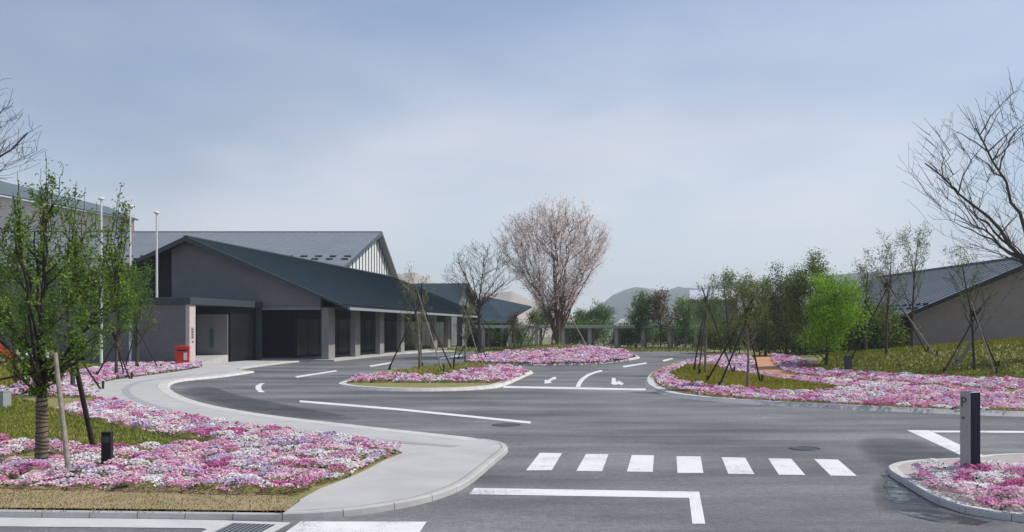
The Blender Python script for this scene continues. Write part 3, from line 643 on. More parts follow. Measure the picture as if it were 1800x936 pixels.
# gable wall with a dark glazed bay at its left
def zr(x): return (ridge_z - (x - ridge_x) * sl if x > ridge_x else ridge_z - (ridge_x - x) * sl) - 0.18
gx0 = -11.9
wallp = [(-0.2, 3.97), (-0.2, zr(-0.2)), (ridge_x, zr(ridge_x)), (gx0, zr(gx0)), (gx0, 3.97)]
obj('wall', prism_mesh('wall', wallp, 'y', 0.0, 0.35), M['wall_tile'], fb)
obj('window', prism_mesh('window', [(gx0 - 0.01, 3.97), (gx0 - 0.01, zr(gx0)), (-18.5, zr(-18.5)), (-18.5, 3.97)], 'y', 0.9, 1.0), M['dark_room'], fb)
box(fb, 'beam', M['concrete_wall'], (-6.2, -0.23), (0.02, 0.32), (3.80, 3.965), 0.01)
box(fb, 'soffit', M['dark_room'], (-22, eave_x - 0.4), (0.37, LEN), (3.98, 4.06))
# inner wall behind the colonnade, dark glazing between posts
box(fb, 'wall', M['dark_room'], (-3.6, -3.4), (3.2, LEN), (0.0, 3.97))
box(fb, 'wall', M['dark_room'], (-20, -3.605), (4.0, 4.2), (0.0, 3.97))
for k in range(21):
    y0 = 3.4 + k * 2.45
    box(fb, 'window', M['dark_glass'], (-3.39, -3.34), (y0, y0 + 2.3), (0.15, 3.2))
for k in range(8):
    y0 = k * 6.9
    if k == 0: box(fb, 'column', M['concrete_wall'], (-0.25, 0.32), (0.36, 1.75), (0.0, 3.97), 0.02)
    else: box(fb, 'column', M['concrete_wall'], (-0.2, 0.22), (y0, y0 + 1.3), (0.0, 3.97), 0.02)
# floor slab of the colonnade
box(fb, 'floor_slab', M['concrete'], (-6.1, 1.0), (-0.4, LEN - 4), (0.005, 0.14), 0.01)

# --- entrance block with flat canopy, a thing joined to the hall: part of the same building
cx, cy = -4.75, -10.9            # its front right corner in hall coordinates
zt, zb_ = 4.38, 3.93
eb = []
box(fb, 'canopy', M['fascia'], (cx - 9.6, cx + 0.12), (cy - 0.15, -0.01), (zb_, zt), 0.015)
box(fb, 'wall', M['wall_tile'], (cx - 9.3, cx - 0.27), (cy, cy + 0.3), (0.0, zb_ - 0.003))
pil = box(fb, 'pillar', M['pillar'], (cx - 0.265, cx + 0.0), (cy - 0.03, cy + 0.75), (0.0, zb_ - 0.003), 0.01)
nm = box(pil, 'name_plate', M['post_grey'], (cx + 0.004, cx + 0.02), (cy + 0.18, cy + 0.5), (1.75, 2.5))
for k in range(4): box(nm, 'lettering', M['print'], (cx + 0.021, cx + 0.024), (cy + 0.25, cy + 0.42), (1.82 + 0.16 * k, 1.93 + 0.16 * k))
box(pil, 'bell_button', M['lamp_red'], (cx + 0.004, cx + 0.03), (cy + 0.27, cy + 0.40), (1.52, 1.63))
# recessed doors at the back of the porch, facing the drive
dyy = cy + 6.0
dleft = cx - 3.0
for k in range(2):
    d0 = cx - 2.62 + k * 1.15
    dr = box(fb, 'door', M['door_metal'], (d0, d0 + 1.13), (dyy, dyy + 0.08), (0.62, 3.4), 0.008)
    box(dr, 'handle', M['handle'], ((d0 + 1.02, d0 + 1.09) if k == 0 else (d0 + 0.04, d0 + 0.11)), (dyy - 0.09, dyy - 0.005), (1.1, 2.4), 0.01)
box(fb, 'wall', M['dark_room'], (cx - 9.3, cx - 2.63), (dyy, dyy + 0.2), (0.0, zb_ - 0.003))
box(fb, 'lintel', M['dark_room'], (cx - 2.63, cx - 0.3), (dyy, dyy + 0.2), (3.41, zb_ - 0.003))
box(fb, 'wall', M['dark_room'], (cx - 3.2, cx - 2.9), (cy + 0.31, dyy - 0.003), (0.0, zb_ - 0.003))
obj('ramp', prism_mesh('ramp', [(cy + 0.8, 0.10), (dyy - 0.003, 0.60), (dyy - 0.003, 0.0), (cy + 0.8, 0.0)], 'x', cx - 2.85, cx - 0.3), M['concrete'], fb)
box(fb, 'window', M['dark_glass'], (cx - 0.32, cx - 0.24), (dyy + 0.22, -0.5), (0.1, zb_ - 0.003))
box(fb, 'pillar', M['fascia'], (cx - 0.3, cx + 0.05), (-0.48, -0.02), (0.0, zb_ - 0.003), 0.01)

# --- cross wing at the far end of the colonnade
cw = empty('cross_wing', (fb.matrix_basis @ Vector((0, LEN + 1.2, 0))), ang)
tag(cw, 'far wing with level ridge and teal roof at the end of the colonnade', 'building')
c0, c1 = -24.0, -2.35
wf, wz = 9.0, 8.9
quad_slab(cw, 'roof', 'roof_dark', [(c0, 0, 4.7), (c1, 0, 4.7), (c1, wf, wz), (c0, wf, wz)], 0.2)
quad_slab(cw, 'roof', 'roof_dark', [(c0, 2 * wf, 4.7), (c1, 2 * wf, 4.7), (c1, wf, wz), (c0, wf, wz)], 0.2)
obj('wall', prism_mesh('wall', [(0.9, 0), (2 * wf - 0.9, 0), (2 * wf - 0.9, 4.6), (wf, wz - 0.35), (0.9, 4.6)], 'x', c1 - 1.0, c1 - 0.7), M['wall_tile'], cw)
box(cw, 'wall', M['dark_room'], (c0, c1 - 1.003), (0.9, 1.1), (0, 4.6))
lw = empty('low_wing', (WX(885, 116), 116, 0), ang)
tag(lw, 'low teal-roofed wing between the long hall and the covered walkway', 'building')
quad_slab(lw, 'roof', 'roof_dark', [(-5.2, 0, 3.4), (0.4, 0, 3.4), (2.6, 7, 5.3), (-3.5, 7, 6.6)], 0.2)
box(lw, 'wall', M['dark_room'], (-5.0, 0.2), (0.8, 1.0), (0, 3.5))
box(lw, 'fascia_board', M['eave_pale'], (-5.2, 0.4), (-0.13, -0.003), (3.05, 3.42))
for k in range(3): box(lw, 'column', M['concrete_wall'], (-4.9 + k * 2.2, -4.5 + k * 2.2), (0.2, 0.6), (0, 3.19), 0.01)

# --- big hall behind with the white clerestory gable
hl = empty('main_hall', (-18.75, 135.0, 0.0), R(0.0))
tag(hl, 'large grey-roofed hall rising behind, with white glazed gable end', 'building')
hx0, rz_, fz, fy, by = -80.0, 16.25, 9.2, -30.5, 19.5
HS, HB = (rz_ - fz) / 30.5, 0.29
bz = rz_ - HB * by
A_, B_, C_, D_ = (hx0, fy, fz), (0, fy, fz), (0, 0, rz_), (hx0, 0, rz_)
hr = quad_slab(hl, 'roof', 'roof_grey_sheen', [A_, B_, C_, D_], 0.3)
quad_slab(hl, 'roof', 'roof_grey_sheen', [(hx0, by, bz), (0, by, bz), (0, 0, rz_), (hx0, 0, rz_)], 0.3)
seams(hr, 'roof_grey_sheen', A_, B_, C_, D_, 1.1, 0.06, 0.06)
guards(hr, 'black', A_, B_, C_, D_, 0.25, 46, (0.8, 0.35, 0.16))
guards(hr, 'black', A_, B_, C_, D_, 0.18, 46, (0.8, 0.35, 0.16))
box(hl, 'ridge_cap', M['fascia'], (hx0, 0.03), (-0.2, 0.2), (rz_ - 0.06, rz_ + 0.09))
wx = -0.9
obj('verge_board', prism_mesh('verge_board', [(fy, fz + 0.03), (fy, fz - 0.32), (0, rz_ - 0.45), (0, rz_ + 0.03)], 'x', 0.003, 0.10), M['fascia'], hl)
obj('verge_board', prism_mesh('verge_board', [(by, bz + 0.03), (by, bz - 0.5), (0, rz_ - 0.5), (0, rz_ + 0.03)], 'x', 0.003, 0.10), M['fascia'], hl)
gw = obj('wall', prism_mesh('wall', [(fy + 1.2, 0.0), (fy + 1.2, fz - 0.1), (0, rz_ - 0.42), (by - 1.0, bz - 0.15), (by - 1.0, 0.0)], 'x', wx - 0.3, wx), M['wall_white'], hl)
for k in range(18):
    y = fy + 3.0 + k * 2.6
    zt_ = (rz_ + HS * y if y < 0 else rz_ - HB * y) - 0.45
    box(gw, 'mullion', M['fascia'], (wx + 0.003, wx + 0.10), (y, y + 0.22), (4.5, zt_))
box(hl, 'wall', M['wall_tile'], (hx0, wx - 0.31), (fy + 1.2, fy + 1.5), (0.0, fz - 0.32))

# --- tall pale building at the far left
TD = 1.32
tl = empty('tall_building', (WX(100, 130 * TD), 130 * TD, 0), 0)
tag(tl, 'tall cream building with sloping green-grey roof at the far left', 'building')
bxw = lambda px, py, d: (WX(px, d * TD) - tl.location.x, d * TD - 130.0 * TD, WZ(py, d * TD))
quad_slab(tl, 'roof', 'roof_green', [bxw(-150, 312, 121), bxw(243, 386, 129), bxw(190, 364, 142), bxw(-150, 282, 136)], 0.25)
P0, P1 = bxw(-150, 318, 122), bxw(236, 386, 130)
obj('wall', pymesh('wall', [(P0[0], P0[1], 0), (P1[0], P1[1], 0), (P1[0], P1[1], P1[2] - 0.1), (P0[0], P0[1], P0[2] - 0.1), (P0[0], P0[1] + 0.5, 0), (P1[0], P1[1] + 0.5, 0), (P1[0], P1[1] + 0.5, P1[2] - 0.4), (P0[0], P0[1] + 0.5, P0[2] - 0.6)],
    [(0, 1, 2, 3), (1, 5, 6, 2), (5, 4, 7, 6), (4, 0, 3, 7), (3, 2, 6, 7)]), M['wall_cream'], tl)

# --- covered walkway across the back
wk = empty('covered_walkway', (0, 112, 0), 0)
tag(wk, 'long low covered walkway with flat roof and paired posts across the back', 'walkway')
x0, x1 = WX(835, 112), WX(1290, 112)
box(wk, 'roof', M['walk_post'], (x0, x1), (-1.4, 1.6), (2.42, 2.76), 0.02)
n = 0
xx = x0 + 0.8
while xx < x1:
    box(wk, 'post', M['walk_post'], (xx, xx + 0.42), (-0.9, -0.5), (0.0, 2.417), 0.01)
    box(wk, 'post', M['concrete_wall'], (xx + 0.6, xx + 0.95), (0.9, 1.3), (0.0, 2.417), 0.01)
    xx += 3.15
# --- roofs seen over the walkway
pv = empty('silver_roof_building', (WX(1245, 150), 150, 0), R(-4))
tag(pv, 'distant building with pale silver roof above the walkway', 'building')
quad_slab(pv, 'roof', 'roof_silver', [(-3.2, -3, WZ(526, 147)), (4.5, -3, WZ(526, 147)), (4.3, 3.5, WZ(508, 153)), (-2.6, 3.5, WZ(510, 153))], 0.2)
box(pv, 'wall', M['wall_tile'], (-2.9, 4.2), (-2.3, 3.0), (0, WZ(526, 147) - 0.1))
kk = empty('small_pavilion', (WX(1094, 135), 135, 0), 0)
tag(kk, 'tiny pavilion with pale pyramid roof behind the walkway', 'pavilion')
obj('roof', pymesh('roof', [(-1.5, -1.5, 2.7), (1.5, -1.5, 2.7), (1.5, 1.5, 2.7), (-1.5, 1.5, 2.7), (0, 0, 3.9)], [(0, 1, 4), (1, 2, 4), (2, 3, 4), (3, 0, 4), (3, 2, 1, 0)]), M['roof_silver'], kk)
box(kk, 'wall', M['concrete_wall'], (-1.2, 1.2), (-1.2, 1.2), (0, 2.69))

# --- right building, ridge running back from the camera
rb = empty('gabled_hall', (36.4, 63.4, 0), 0)
tag(rb, 'brown-walled gabled hall with blue-grey metal roof behind the grass mound at right', 'building')
rez, rrz, rw, rl = 3.39, 7.5, 9.75, 30.0
a, b_, c, d_ = (-rw, 0, rez), (-rw, rl, rez), (0, rl, rrz), (0, 0, rrz)
r1 = quad_slab(rb, 'roof', 'roof_grey_sheen', [a, b_, c, d_], 0.2)
quad_slab(rb, 'roof', 'roof_grey_sheen', [(rw, 0, rez), (rw, rl, rez), (0, rl, rrz), (0, 0, rrz)], 0.2)
seams(r1, 'roof_grey_sheen', a, b_, c, d_, 0.8, 0.05, 0.05)
guards(r1, 'black', a, b_, c, d_, 0.16, 26, (0.5, 0.16, 0.12))
guards(r1, 'black', a, b_, c, d_, 0.09, 26, (0.5, 0.16, 0.12))
box(rb, 'ridge_cap', M['roof_green'], (-0.2, 0.2), (-0.03, rl), (rrz - 0.05, rrz + 0.09))
for s in (-1, 1):
    obj('verge_board', prism_mesh('verge_board', [(s * rw, rez + 0.03), (s * rw, rez - 0.22), (0, rrz - 0.36), (0, rrz + 0.03)], 'y', -0.10, -0.003), M['black'], rb)
obj('wall', prism_mesh('wall', [(-8.9, 0), (8.9, 0), (8.9, rez + 0.1), (0, rrz - 0.3), (-8.9, rez + 0.1)], 'y', 0.9, 1.2), M['wall_brown'], rb)
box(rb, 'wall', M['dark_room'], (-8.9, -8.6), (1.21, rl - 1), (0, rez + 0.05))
for k in range(11): box(rb, 'window', M['dark_glass'], (-8.96, -8.905), (1.6 + k * 2.5, 3.9 + k * 2.5), (0.3, 3.0))
r2 = empty('distant_hall', (WX(1500, 112), 112, 0), R(6))
tag(r2, 'grey-roofed hall farther back, showing above the trees left of the brown hall', 'building')
quad_slab(r2, 'roof', 'roof_grey_sheen', [(-9, -8, 5.0), (7, -8, 5.0), (4, 0, WZ(476, 112)), (-4.5, 0, WZ(486, 112))], 0.25)
box(r2, 'wall', M['wall_brown'], (-8, 6.4), (-7.2, -1.0), (0, 5.0))

# ------------------------------------------------------------------ hills, far mountains
def hill(name, matn, d0, d1, prof, nx=90, ny=10, seed=1, rough=0.05):
    rs = np.random.RandomState(seed); V = []; Fc = []
    pxs = np.linspace(prof[0][0], prof[-1][0], nx); top = np.interp(pxs, [p[0] for p in prof], [p[1] for p in prof])
    jit = np.convolve(rs.normal(0, 1, nx + 8), np.ones(5) / 5, 'same')[4:4 + nx]
    for j in range(ny + 1):
        t = j / ny; d = d0 + (d1 - d0) * t; e = math.sin(min(1.0, t * 1.25) * math.pi / 2) if t < 0.8 else math.cos((t - 0.8) / 0.2 * math.pi / 2)
        for i in range(nx):
            dc = d0 + (d1 - d0) * 0.8
            zt_ = WZ(top[i], dc) * e * (1 + rough * (jit[i] + rs.normal(0, 0.5)))
            V.append((WX(pxs[i], d), d, max(zt_, 0) - 0.5))
    for j in range(ny):
        for i in range(nx - 1): Fc.append((j * nx + i, j * nx + i + 1, (j + 1) * nx + i + 1, (j + 1) * nx + i))
    o = obj(name, pymesh(name, V, Fc, True), M[matn]); o['kind'] = 'structure'; return o
hill('mountain', 'forest', 1700, 2900, [(600, 570), (800, 562), (960, 568), (1010, 562), (1050, 540), (1080, 520), (1110, 506), (1140, 509), (1160, 512), (1190, 503), (1230, 507), (1280, 500), (1340, 494), (1400, 492), (1460, 500), (1540, 512), (1640, 530), (1800, 545), (2300, 570)], seed=3, rough=0.04)
hill('hill', 'tan_hill', 260, 420, [(560, 560), (640, 505), (690, 484), (725, 478), (770, 498), (850, 516), (900, 511), (950, 535), (1010, 558), (1060, 572)], seed=5, rough=0.015)

# ------------------------------------------------------------------ trees
def unit(v): return v / (np.linalg.norm(v) + 1e-9)
def grow(out, rs, p, d, L, r, lvl, S):
    n = S['seg'][lvl]; pts = [p]; dirs = []
    for i in range(n):
        d = unit(d + rs.normal(0, S['wan'][lvl], 3) + np.array([0, 0, S['up'][lvl]]))
        p = p + d * (L / n); pts.append(p); dirs.append(d)
    rad = np.linspace(r, r * S['tap'][lvl], n + 1); pts = np.array(pts)
    out.append((lvl, pts, rad))
    if lvl + 1 >= len(S['seg']): return
    k = S['n'][lvl]; az = rs.uniform(0, 6.28)
    for j in range(k):
        t = S['t0'][lvl] + (1 - S['t0'][lvl]) * (j + rs.rand()) / k
        f = t * n; i = min(int(f), n - 1); q = pts[i] + (pts[i + 1] - pts[i]) * (f - i)
        dd = dirs[i]; a = R(S['ang'][lvl]) * rs.uniform(0.6, 1.3); az += 2.4 + rs.normal(0, 0.35)
        u = unit(np.cross(dd, np.array([0.3, 0.2, 0.93]) if abs(dd[2]) < 0.9 else np.array([1.0, 0, 0]))); v = np.cross(dd, u)
        nd = dd * math.cos(a) + (u * math.cos(az) + v * math.sin(az)) * math.sin(a)
        rr_ = np.interp(t, [0, 1], [r, r * S['tap'][lvl]])
        grow(out, rs, q, nd, L * S['lr'][lvl] * rs.uniform(0.7, 1.15) * (1.0 - S['sh'][lvl] * (t - S['t0'][lvl])), rr_ * S['rr'][lvl], lvl + 1, S)
    if S.get('lead', True):
        pass
OVAL = dict(seg=[7, 5, 4, 3], wan=[.05, .12, .16, .2], up=[.02, .10, .08, .05], tap=[.25, .3, .4, .5], n=[15, 6, 4], t0=[.30, .25, .2], ang=[48, 42, 45], lr=[.42, .5, .55], rr=[.5, .55, .6], sh=[.55, .3, .2])
VASE = dict(seg=[3, 8, 6, 5, 3], wan=[.05, .07, .10, .13, .16], up=[.02, .05, .06, .06, .05], tap=[.8, .25, .3, .4, .5], n=[7, 8, 6, 4], t0=[.35, .22, .25, .2], ang=[30, 30, 30, 34], lr=[3.0, .48, .5, .55], rr=[.62, .5, .55, .6], sh=[.1, .45, .3, .2])
WIDE = dict(seg=[4, 8, 6, 5, 3], wan=[.05, .08, .12, .14, .18], up=[.02, .035, .05, .05, .04], tap=[.75, .2, .3, .4, .5], n=[7, 8, 6, 4], t0=[.45, .2, .25, .2], ang=[42, 36, 36, 38], lr=[2.2, .5, .5, .55], rr=[.6, .5, .55, .6], sh=[.1, .45, .3, .2])
UPRIGHT = dict(seg=[6, 7, 4, 3], wan=[.04, .07, .14, .2], up=[.02, .12, .10, .05], tap=[.3, .3, .4, .5], n=[10, 7, 4], t0=[.22, .2, .2], ang=[36, 34, 45], lr=[.62, .36, .5], rr=[.55, .5, .6], sh=[.5, .3, .2])
def bez(a, c, b, n):
    t = np.linspace(0, 1, n + 1)[:, None]; return (1 - t) ** 2 * a + 2 * t * (1 - t) * c + t ** 2 * b
def env_points(rs, n, E, r0, r1, taper, ph=(0, 0, 0), lump=0.16):
    """points in an ellipsoid crown (cx, cy, cz, rx, ry, rz); the crown narrows to the fork below"""
    out = []
    while len(out) < n:
        u = rs.normal(0, 1, 3); u /= np.linalg.norm(u); r = rs.uniform(r0 ** 3, r1 ** 3) ** (1 / 3.0)
        p = np.array(E[:3]) + np.array(E[3:]) * u * r
        k = np.clip((p[2] - E[6 - 6 + 2] + E[5]) / (2 * E[5]), 0, 1)
        az = math.atan2(u[1], u[0]); ir = 1 + lump * (math.sin(2 * az + ph[0] + 2.2 * u[2]) * 0.6 + math.sin(3 * az + ph[1] - 3.1 * u[2]) * 0.5 + math.sin(5 * u[2] + ph[2]) * 0.4)
        w = (taper + (1 - taper) * min(1.0, k * 1.9)) * ir
        p[2] = E[2] + (p[2] - E[2]) * (0.6 + 0.4 * ir)
        p[0] = E[0] + (p[0] - E[0]) * w; p[1] = E[1] + (p[1] - E[1]) * w
        out.append(p)
    return np.array(out)
def env_skeleton(rs, fork, E, trunk_r, counts, taper=0.25, wand=0.035, up=0.55, shoots=(1, 0, (0, 0))):
    polys = []; ph = rs.uniform(0, 6.28, 3)
    f = np.array(fork, float)
    tp = np.array([np.zeros(3), f * 0.5 + np.array([rs.normal(0, .03), rs.normal(0, .03), 0]), f]); polys.append((0, tp, np.array([trunk_r * 1.15, trunk_r, trunk_r * 0.9])))
    pool_p = [f * 0.75, f * 0.88, f]; pool_r = [trunk_r * .7] * 3
    rr = [trunk_r * 0.52, trunk_r * 0.22, trunk_r * 0.08, trunk_r * 0.035]
    lv = 1
    for li, n in enumerate(counts):
        r0, r1 = ((0.72, 0.95), (0.55, 1.0), (0.45, 1.04), (0.5, 1.10))[li]
        ends = env_points(rs, n, E, r0, r1, taper, ph)
        P = np.array(pool_p); PR = np.array(pool_r); nP, nR = [], []
        for e in ends:
            dv = e - P; L = np.linalg.norm(dv, axis=1)
            minL = (0.0, 1.2, 0.55, 0.22)[li] * E[5] / 3.5
            cost = L + 3.0 * np.maximum(0, up * L - dv[:, 2]) + 4.0 * np.maximum(0, minL - L)
            # stay on the same side of the trunk
            cost += 0.6 * np.maximum(0, np.hypot(P[:, 0] - f[0], P[:, 1] - f[1]) - np.hypot(e[0] - f[0], e[1] - f[1]))
            i = int(np.argmin(cost)); a = P[i]; l = L[i]
            c = a + (e - a) * 0.5 + np.array([rs.normal(0, .06) * l, rs.normal(0, .06) * l, (0.10 if li else 0.02) * l * rs.uniform(-.5, 1)])
            if li == 0: c = a + (e - a) * 0.5; c[:2] += (e[:2] - a[:2]) * -0.12
            k = (9, 6, 5, 3)[li]; q = bez(a, c, e, k); q[1:-1] += rs.normal(0, wand * l / math.sqrt(k), (k - 1, 3))
            rad = np.linspace(min(rr[li] * rs.uniform(.8, 1.2), PR[i] * 0.85), rr[min(li + 1, 3)] * 0.7, k + 1)
            polys.append((lv, q, rad))
            s0 = 2 if li == 0 else 1
            for j in range(s0, k + 1):
                nP.append(q[j]); nR.append(rad[j])
                if j < k: nP.append((q[j] + q[j + 1]) / 2); nR.append(rad[j])
        if li == shoots[0]: sp_, sr_ = np.array(nP), nR
        pool_p, pool_r = nP, nR; lv += 1
    for i in range(shoots[1]):   # straight young shoots that stand above the crown
        w = np.where(sp_[:, 2] > E[2] - 0.1 * E[5], 1.0, 0.0001) * (0.25 + np.hypot(sp_[:, 0] - f[0], sp_[:, 1] - f[1])); i0 = rs.choice(len(sp_), p=w / w.sum()); a = sp_[i0]
        l = rs.uniform(*shoots[2]); q = np.array([a + np.array([(a[0] - f[0]) * 0.16 * t + rs.normal(0, .012), (a[1] - f[1]) * 0.16 * t + rs.normal(0, .012), l * t]) for t in np.linspace(0, 1, 7)])
        polys.append((4, q, np.linspace(rr[2] * 1.3, 0.004, 7)))
    return polys
SHRUB = dict(OVAL); SHRUB['t0'] = [.06, .2, .2]; SHRUB['n'] = [18, 6, 4]; SHRUB['sh'] = [.45, .3, .2]
TREES = {}
def make_tree(name, label, x, y, z, height, radius, S, seed, barkm='bark', leaf=None, nleaf=0, lsize=0.08, spread=0.12, r0=None, cat='tree', group=None, twig_min=0.006, lean=(0, 0), leafz=0.0, cshift=(0, 0), leaflvl=2):
    rs = np.random.RandomState(seed); out = []
    r = r0 or height * 0.014
    if isinstance(S, dict) and 'env' in S:
        polys = [(l, q, np.maximum(rd, twig_min)) for l, q, rd in env_skeleton(rs, S['fork'], S['env'], r, S['counts'], S.get('taper', .25), S.get('wand', .035), S.get('up', .55), S.get('shoots', (1, 0, (0, 0))))]; nl = 5
    else:
      nl = len(S['seg'])
      grow(out, rs, np.zeros(3), unit(np.array([lean[0], lean[1], 1.0])), 1.0, r, 0, S)
      # fit the skeleton to the wanted height and spread
      allp = np.concatenate([p for _, p, _ in out]); zs = height / np.percentile(allp[:, 2], 99.7)
      rr_ = np.percentile(np.hypot(allp[:, 0], allp[:, 1]), 88 if leaflvl == 1 else 97); xs = radius / rr_
      polys = []
      for lvl, p, rad in out:
          q = p * np.array([xs, xs, zs]); q[:, 0] += cshift[0] * (q[:, 2] / height) ** 1.3; q[:, 1] += cshift[1] * (q[:, 2] / height) ** 1.3
          polys.append((lvl, q, np.maximum(rad, twig_min)))
    root = empty(name, (x, y, z)); tag(root, label, cat, group)
    # trunk flare
    l0, q0, rd0 = polys[0]; rd0 = rd0.copy(); rd0[0] *= 1.25; q0[0, 2] -= 0.08; polys[0] = (l0, q0, rd0)
    sides = lambda lvl, rr: 8 if rr > 0.05 else (5 if rr > 0.02 else 3)
    cut = 1 if nl == 4 else 2
    obj('trunk', tubes_mesh('trunk', [p for p in polys if p[0] < cut], sides), M[barkm], root)
    obj('branches', tubes_mesh('branches', [p for p in polys if p[0] >= cut], sides), M[barkm], root)
    if nleaf:
        cand = [p for p in polys if p[0] >= min(leaflvl, nl - 1)]
        bw = rs.gamma(1.6, 1.0, len(cand)); bt = rs.uniform(0.72, 1.3, len(cand))
        pts = np.concatenate([np.concatenate([p[1][1:], (p[1][1:] + p[1][:-1]) / 2]) for p in cand])
        own = np.concatenate([np.full(2 * (len(p[1]) - 1), i) for i, p in enumerate(cand)])
        kz = pts[:, 2] > leafz; pts = pts[kz]; own = own[kz]
        pr = bw[own]; pr = pr / pr.sum()
        idx = rs.choice(len(pts), nleaf, p=pr); c = pts[idx] + rs.normal(0, spread, (nleaf, 3))
        nrm = rs.normal(0, 1, (nleaf, 3)); nrm[:, 2] = np.abs(nrm[:, 2]) + 0.3; nrm /= np.linalg.norm(nrm, axis=1, keepdims=True)
        a = np.cross(nrm, rs.normal(0, 1, (nleaf, 3))); a /= np.linalg.norm(a, axis=1, keepdims=True) + 1e-9; b = np.cross(nrm, a)
        s = (lsize * rs.uniform(0.6, 1.2, nleaf))[:, None]
        V = np.stack([c - a * s * 0.5, c + b * s * 0.30, c + a * s * 0.5, c - b * s * 0.30], 1).reshape(-1, 3)
        lc = np.array(leaf); w = rs.dirichlet(np.ones(len(lc)) * 0.7, nleaf); col = (w @ lc) * (0.7 + 0.6 * rs.rand(nleaf, 1)) * bt[own[idx]][:, None]
        obj('crown', npmesh('crown', V, np.arange(4 * nleaf).reshape(-1, 4), np.repeat(col, 4, 0)), M['leaf'], root)
    TREES[name + str(seed)] = (x, y, z, height)
    return root
def stakes(label, x, y, z, feet, hgt, matn='stake_dark', r=0.036, over=0.35, zf=None, group='tree support stakes'):
    """poles leaning together round a trunk; feet are offsets on the ground"""
    root = empty('tree_stakes', (x, y, z)); tag(root, label, 'tree stakes', group)
    for i, ft in enumerate(feet):
        mm = matn if len(ft) < 3 else ft[2]
        zz = (float(zf(np.array([x + ft[0]]), np.array([y + ft[1]]))[0]) - z) if zf else 0.0
        tgt = np.array([0.09 * math.copysign(1, ft[0]) * -1, 0.07 * (1 if i % 2 else -1), hgt * (1 + 0.05 * i)]); f0 = np.array([ft[0], ft[1], zz - 0.1]); dv = unit(tgt - f0)
        p = rod(root, 'pole', M[mm], f0, tgt + dv * over, r * 1.1, r * 0.85)
        g0 = f0 + dv * 0.12
        rod(p, 'anchor_peg', M['stake_dark'], g0 + np.array([0.07, 0.03, -0.1]), g0 + np.array([0.09, 0.03, 0.32]), 0.045, 0.05, 6)
    v, f = tube_arrays([(0, 0, hgt - 0.12), (0, 0, hgt + 0.15)], [0.12, 0.12], 8)
    obj('binding', npmesh('binding', v, f), M['cord'], root)
    return root
def s1(f, x, y): return float(f(np.array([x]), np.array([y]))[0])

FRESH = [(0.13, 0.22, 0.03), (0.20, 0.28, 0.05), (0.07, 0.13, 0.025)]
MIDG = [(0.11, 0.22, 0.03), (0.18, 0.30, 0.04), (0.06, 0.13, 0.025)]
DULL = [(0.16, 0.22, 0.045), (0.25, 0.28, 0.06), (0.11, 0.14, 0.035)]
OLIVE = [(0.16, 0.23, 0.04), (0.23, 0.17, 0.06), (0.11, 0.18, 0.03)]
BRIGHT = [(0.24, 0.44, 0.015), (0.36, 0.54, 0.03), (0.12, 0.28, 0.015)]
DARK = [(0.07, 0.17, 0.025), (0.13, 0.25, 0.035), (0.04, 0.10, 0.02)]
RED = [(0.20, 0.11, 0.06), (0.13, 0.125, 0.05), (0.22, 0.15, 0.09)]
BLOSSOM = [(0.84, 0.74, 0.71), (0.78, 0.65, 0.62), (0.88, 0.83, 0.79), (0.58, 0.44, 0.38)]

# foreground tree at the left with wrapped trunk
d = 16.15; x = WX(73, d); z = s1(zA, x, d)
FT = dict(env=(0.05, 0, 3.0, 1.28, 1.28, 1.85), fork=(0.0, 0, 1.32), counts=[13, 60, 200, 330], taper=0.5, wand=0.03, up=0.7, shoots=(1, 70, (0.55, 1.5)))
T1 = make_tree('young_tree', 'young green-leafed tree with wrapped trunk in the left foreground', x, d, z, 5.6, 1.5, FT, 11, 'bark_dark', [(0.16, 0.27, 0.035), (0.23, 0.33, 0.05), (0.07, 0.15, 0.025)], 13500, 0.064, 0.042, r0=0.085, leafz=1.25, leaflvl=3, twig_min=0.0045)
wv, wf_ = [], []
wpts = np.array([[0, 0, -0.05], [0.004, 0, 0.3], [0.008, 0, 0.7], [0.0, 0, 1.16]]); v, f = tube_arrays(wpts, [0.124, 0.106, 0.098, 0.092], 12)
wr = obj('trunk_wrap', npmesh('trunk_wrap', v, f, smooth=True), M['wrap'], T1)
for k in range(15):
    zc = 0.05 + k * 0.075; rr_ = np.interp(zc, [0, 0.3, 0.7, 1.16], [0.122, 0.108, 0.100, 0.094])
    tt = np.linspace(0, 2 * math.pi, 13); ring = np.column_stack([np.cos(tt) * rr_ + 0.005, np.sin(tt) * rr_, zc + 0.02 * np.sin(tt + k)])
    v, f = tube_arrays(ring, np.full(13, 0.009), 5); obj('binding_cord', npmesh('binding_cord', v, f), M['cord'], wr)
st = empty('tree_stakes', (x, d, z)); tag(st, 'thick round support posts with crossbars around the wrapped foreground trunk', 'tree stakes', 'tree support stakes')
def ftp(px, py, dd): return (WX(px, dd) - x, dd - d, WZ(py, dd) - z)
rod(st, 'pole', M['stake_pale'], ftp(123, 851, 14.45), ftp(97, 622, 15.5), 0.042, 0.036, 10)
rod(st, 'pole', M['stake_dark'], ftp(166, 797, 17.5), ftp(128, 618, 16.7), 0.050, 0.042, 10)
rod(st, 'crossbar', M['stake_dark'], ftp(-22, 672, 16.0), ftp(135, 640, 16.05), 0.018, 0.016, 7)
rod(st, 'crossbar', M['stake_dark'], ftp(60, 634, 16.1), ftp(148, 630, 16.3), 0.035, 0.035, 8)
rod(st, 'anchor_peg', M['stake_dark'], ftp(129, 853, 14.4), ftp(128, 828, 14.4), 0.05, 0.05, 8)

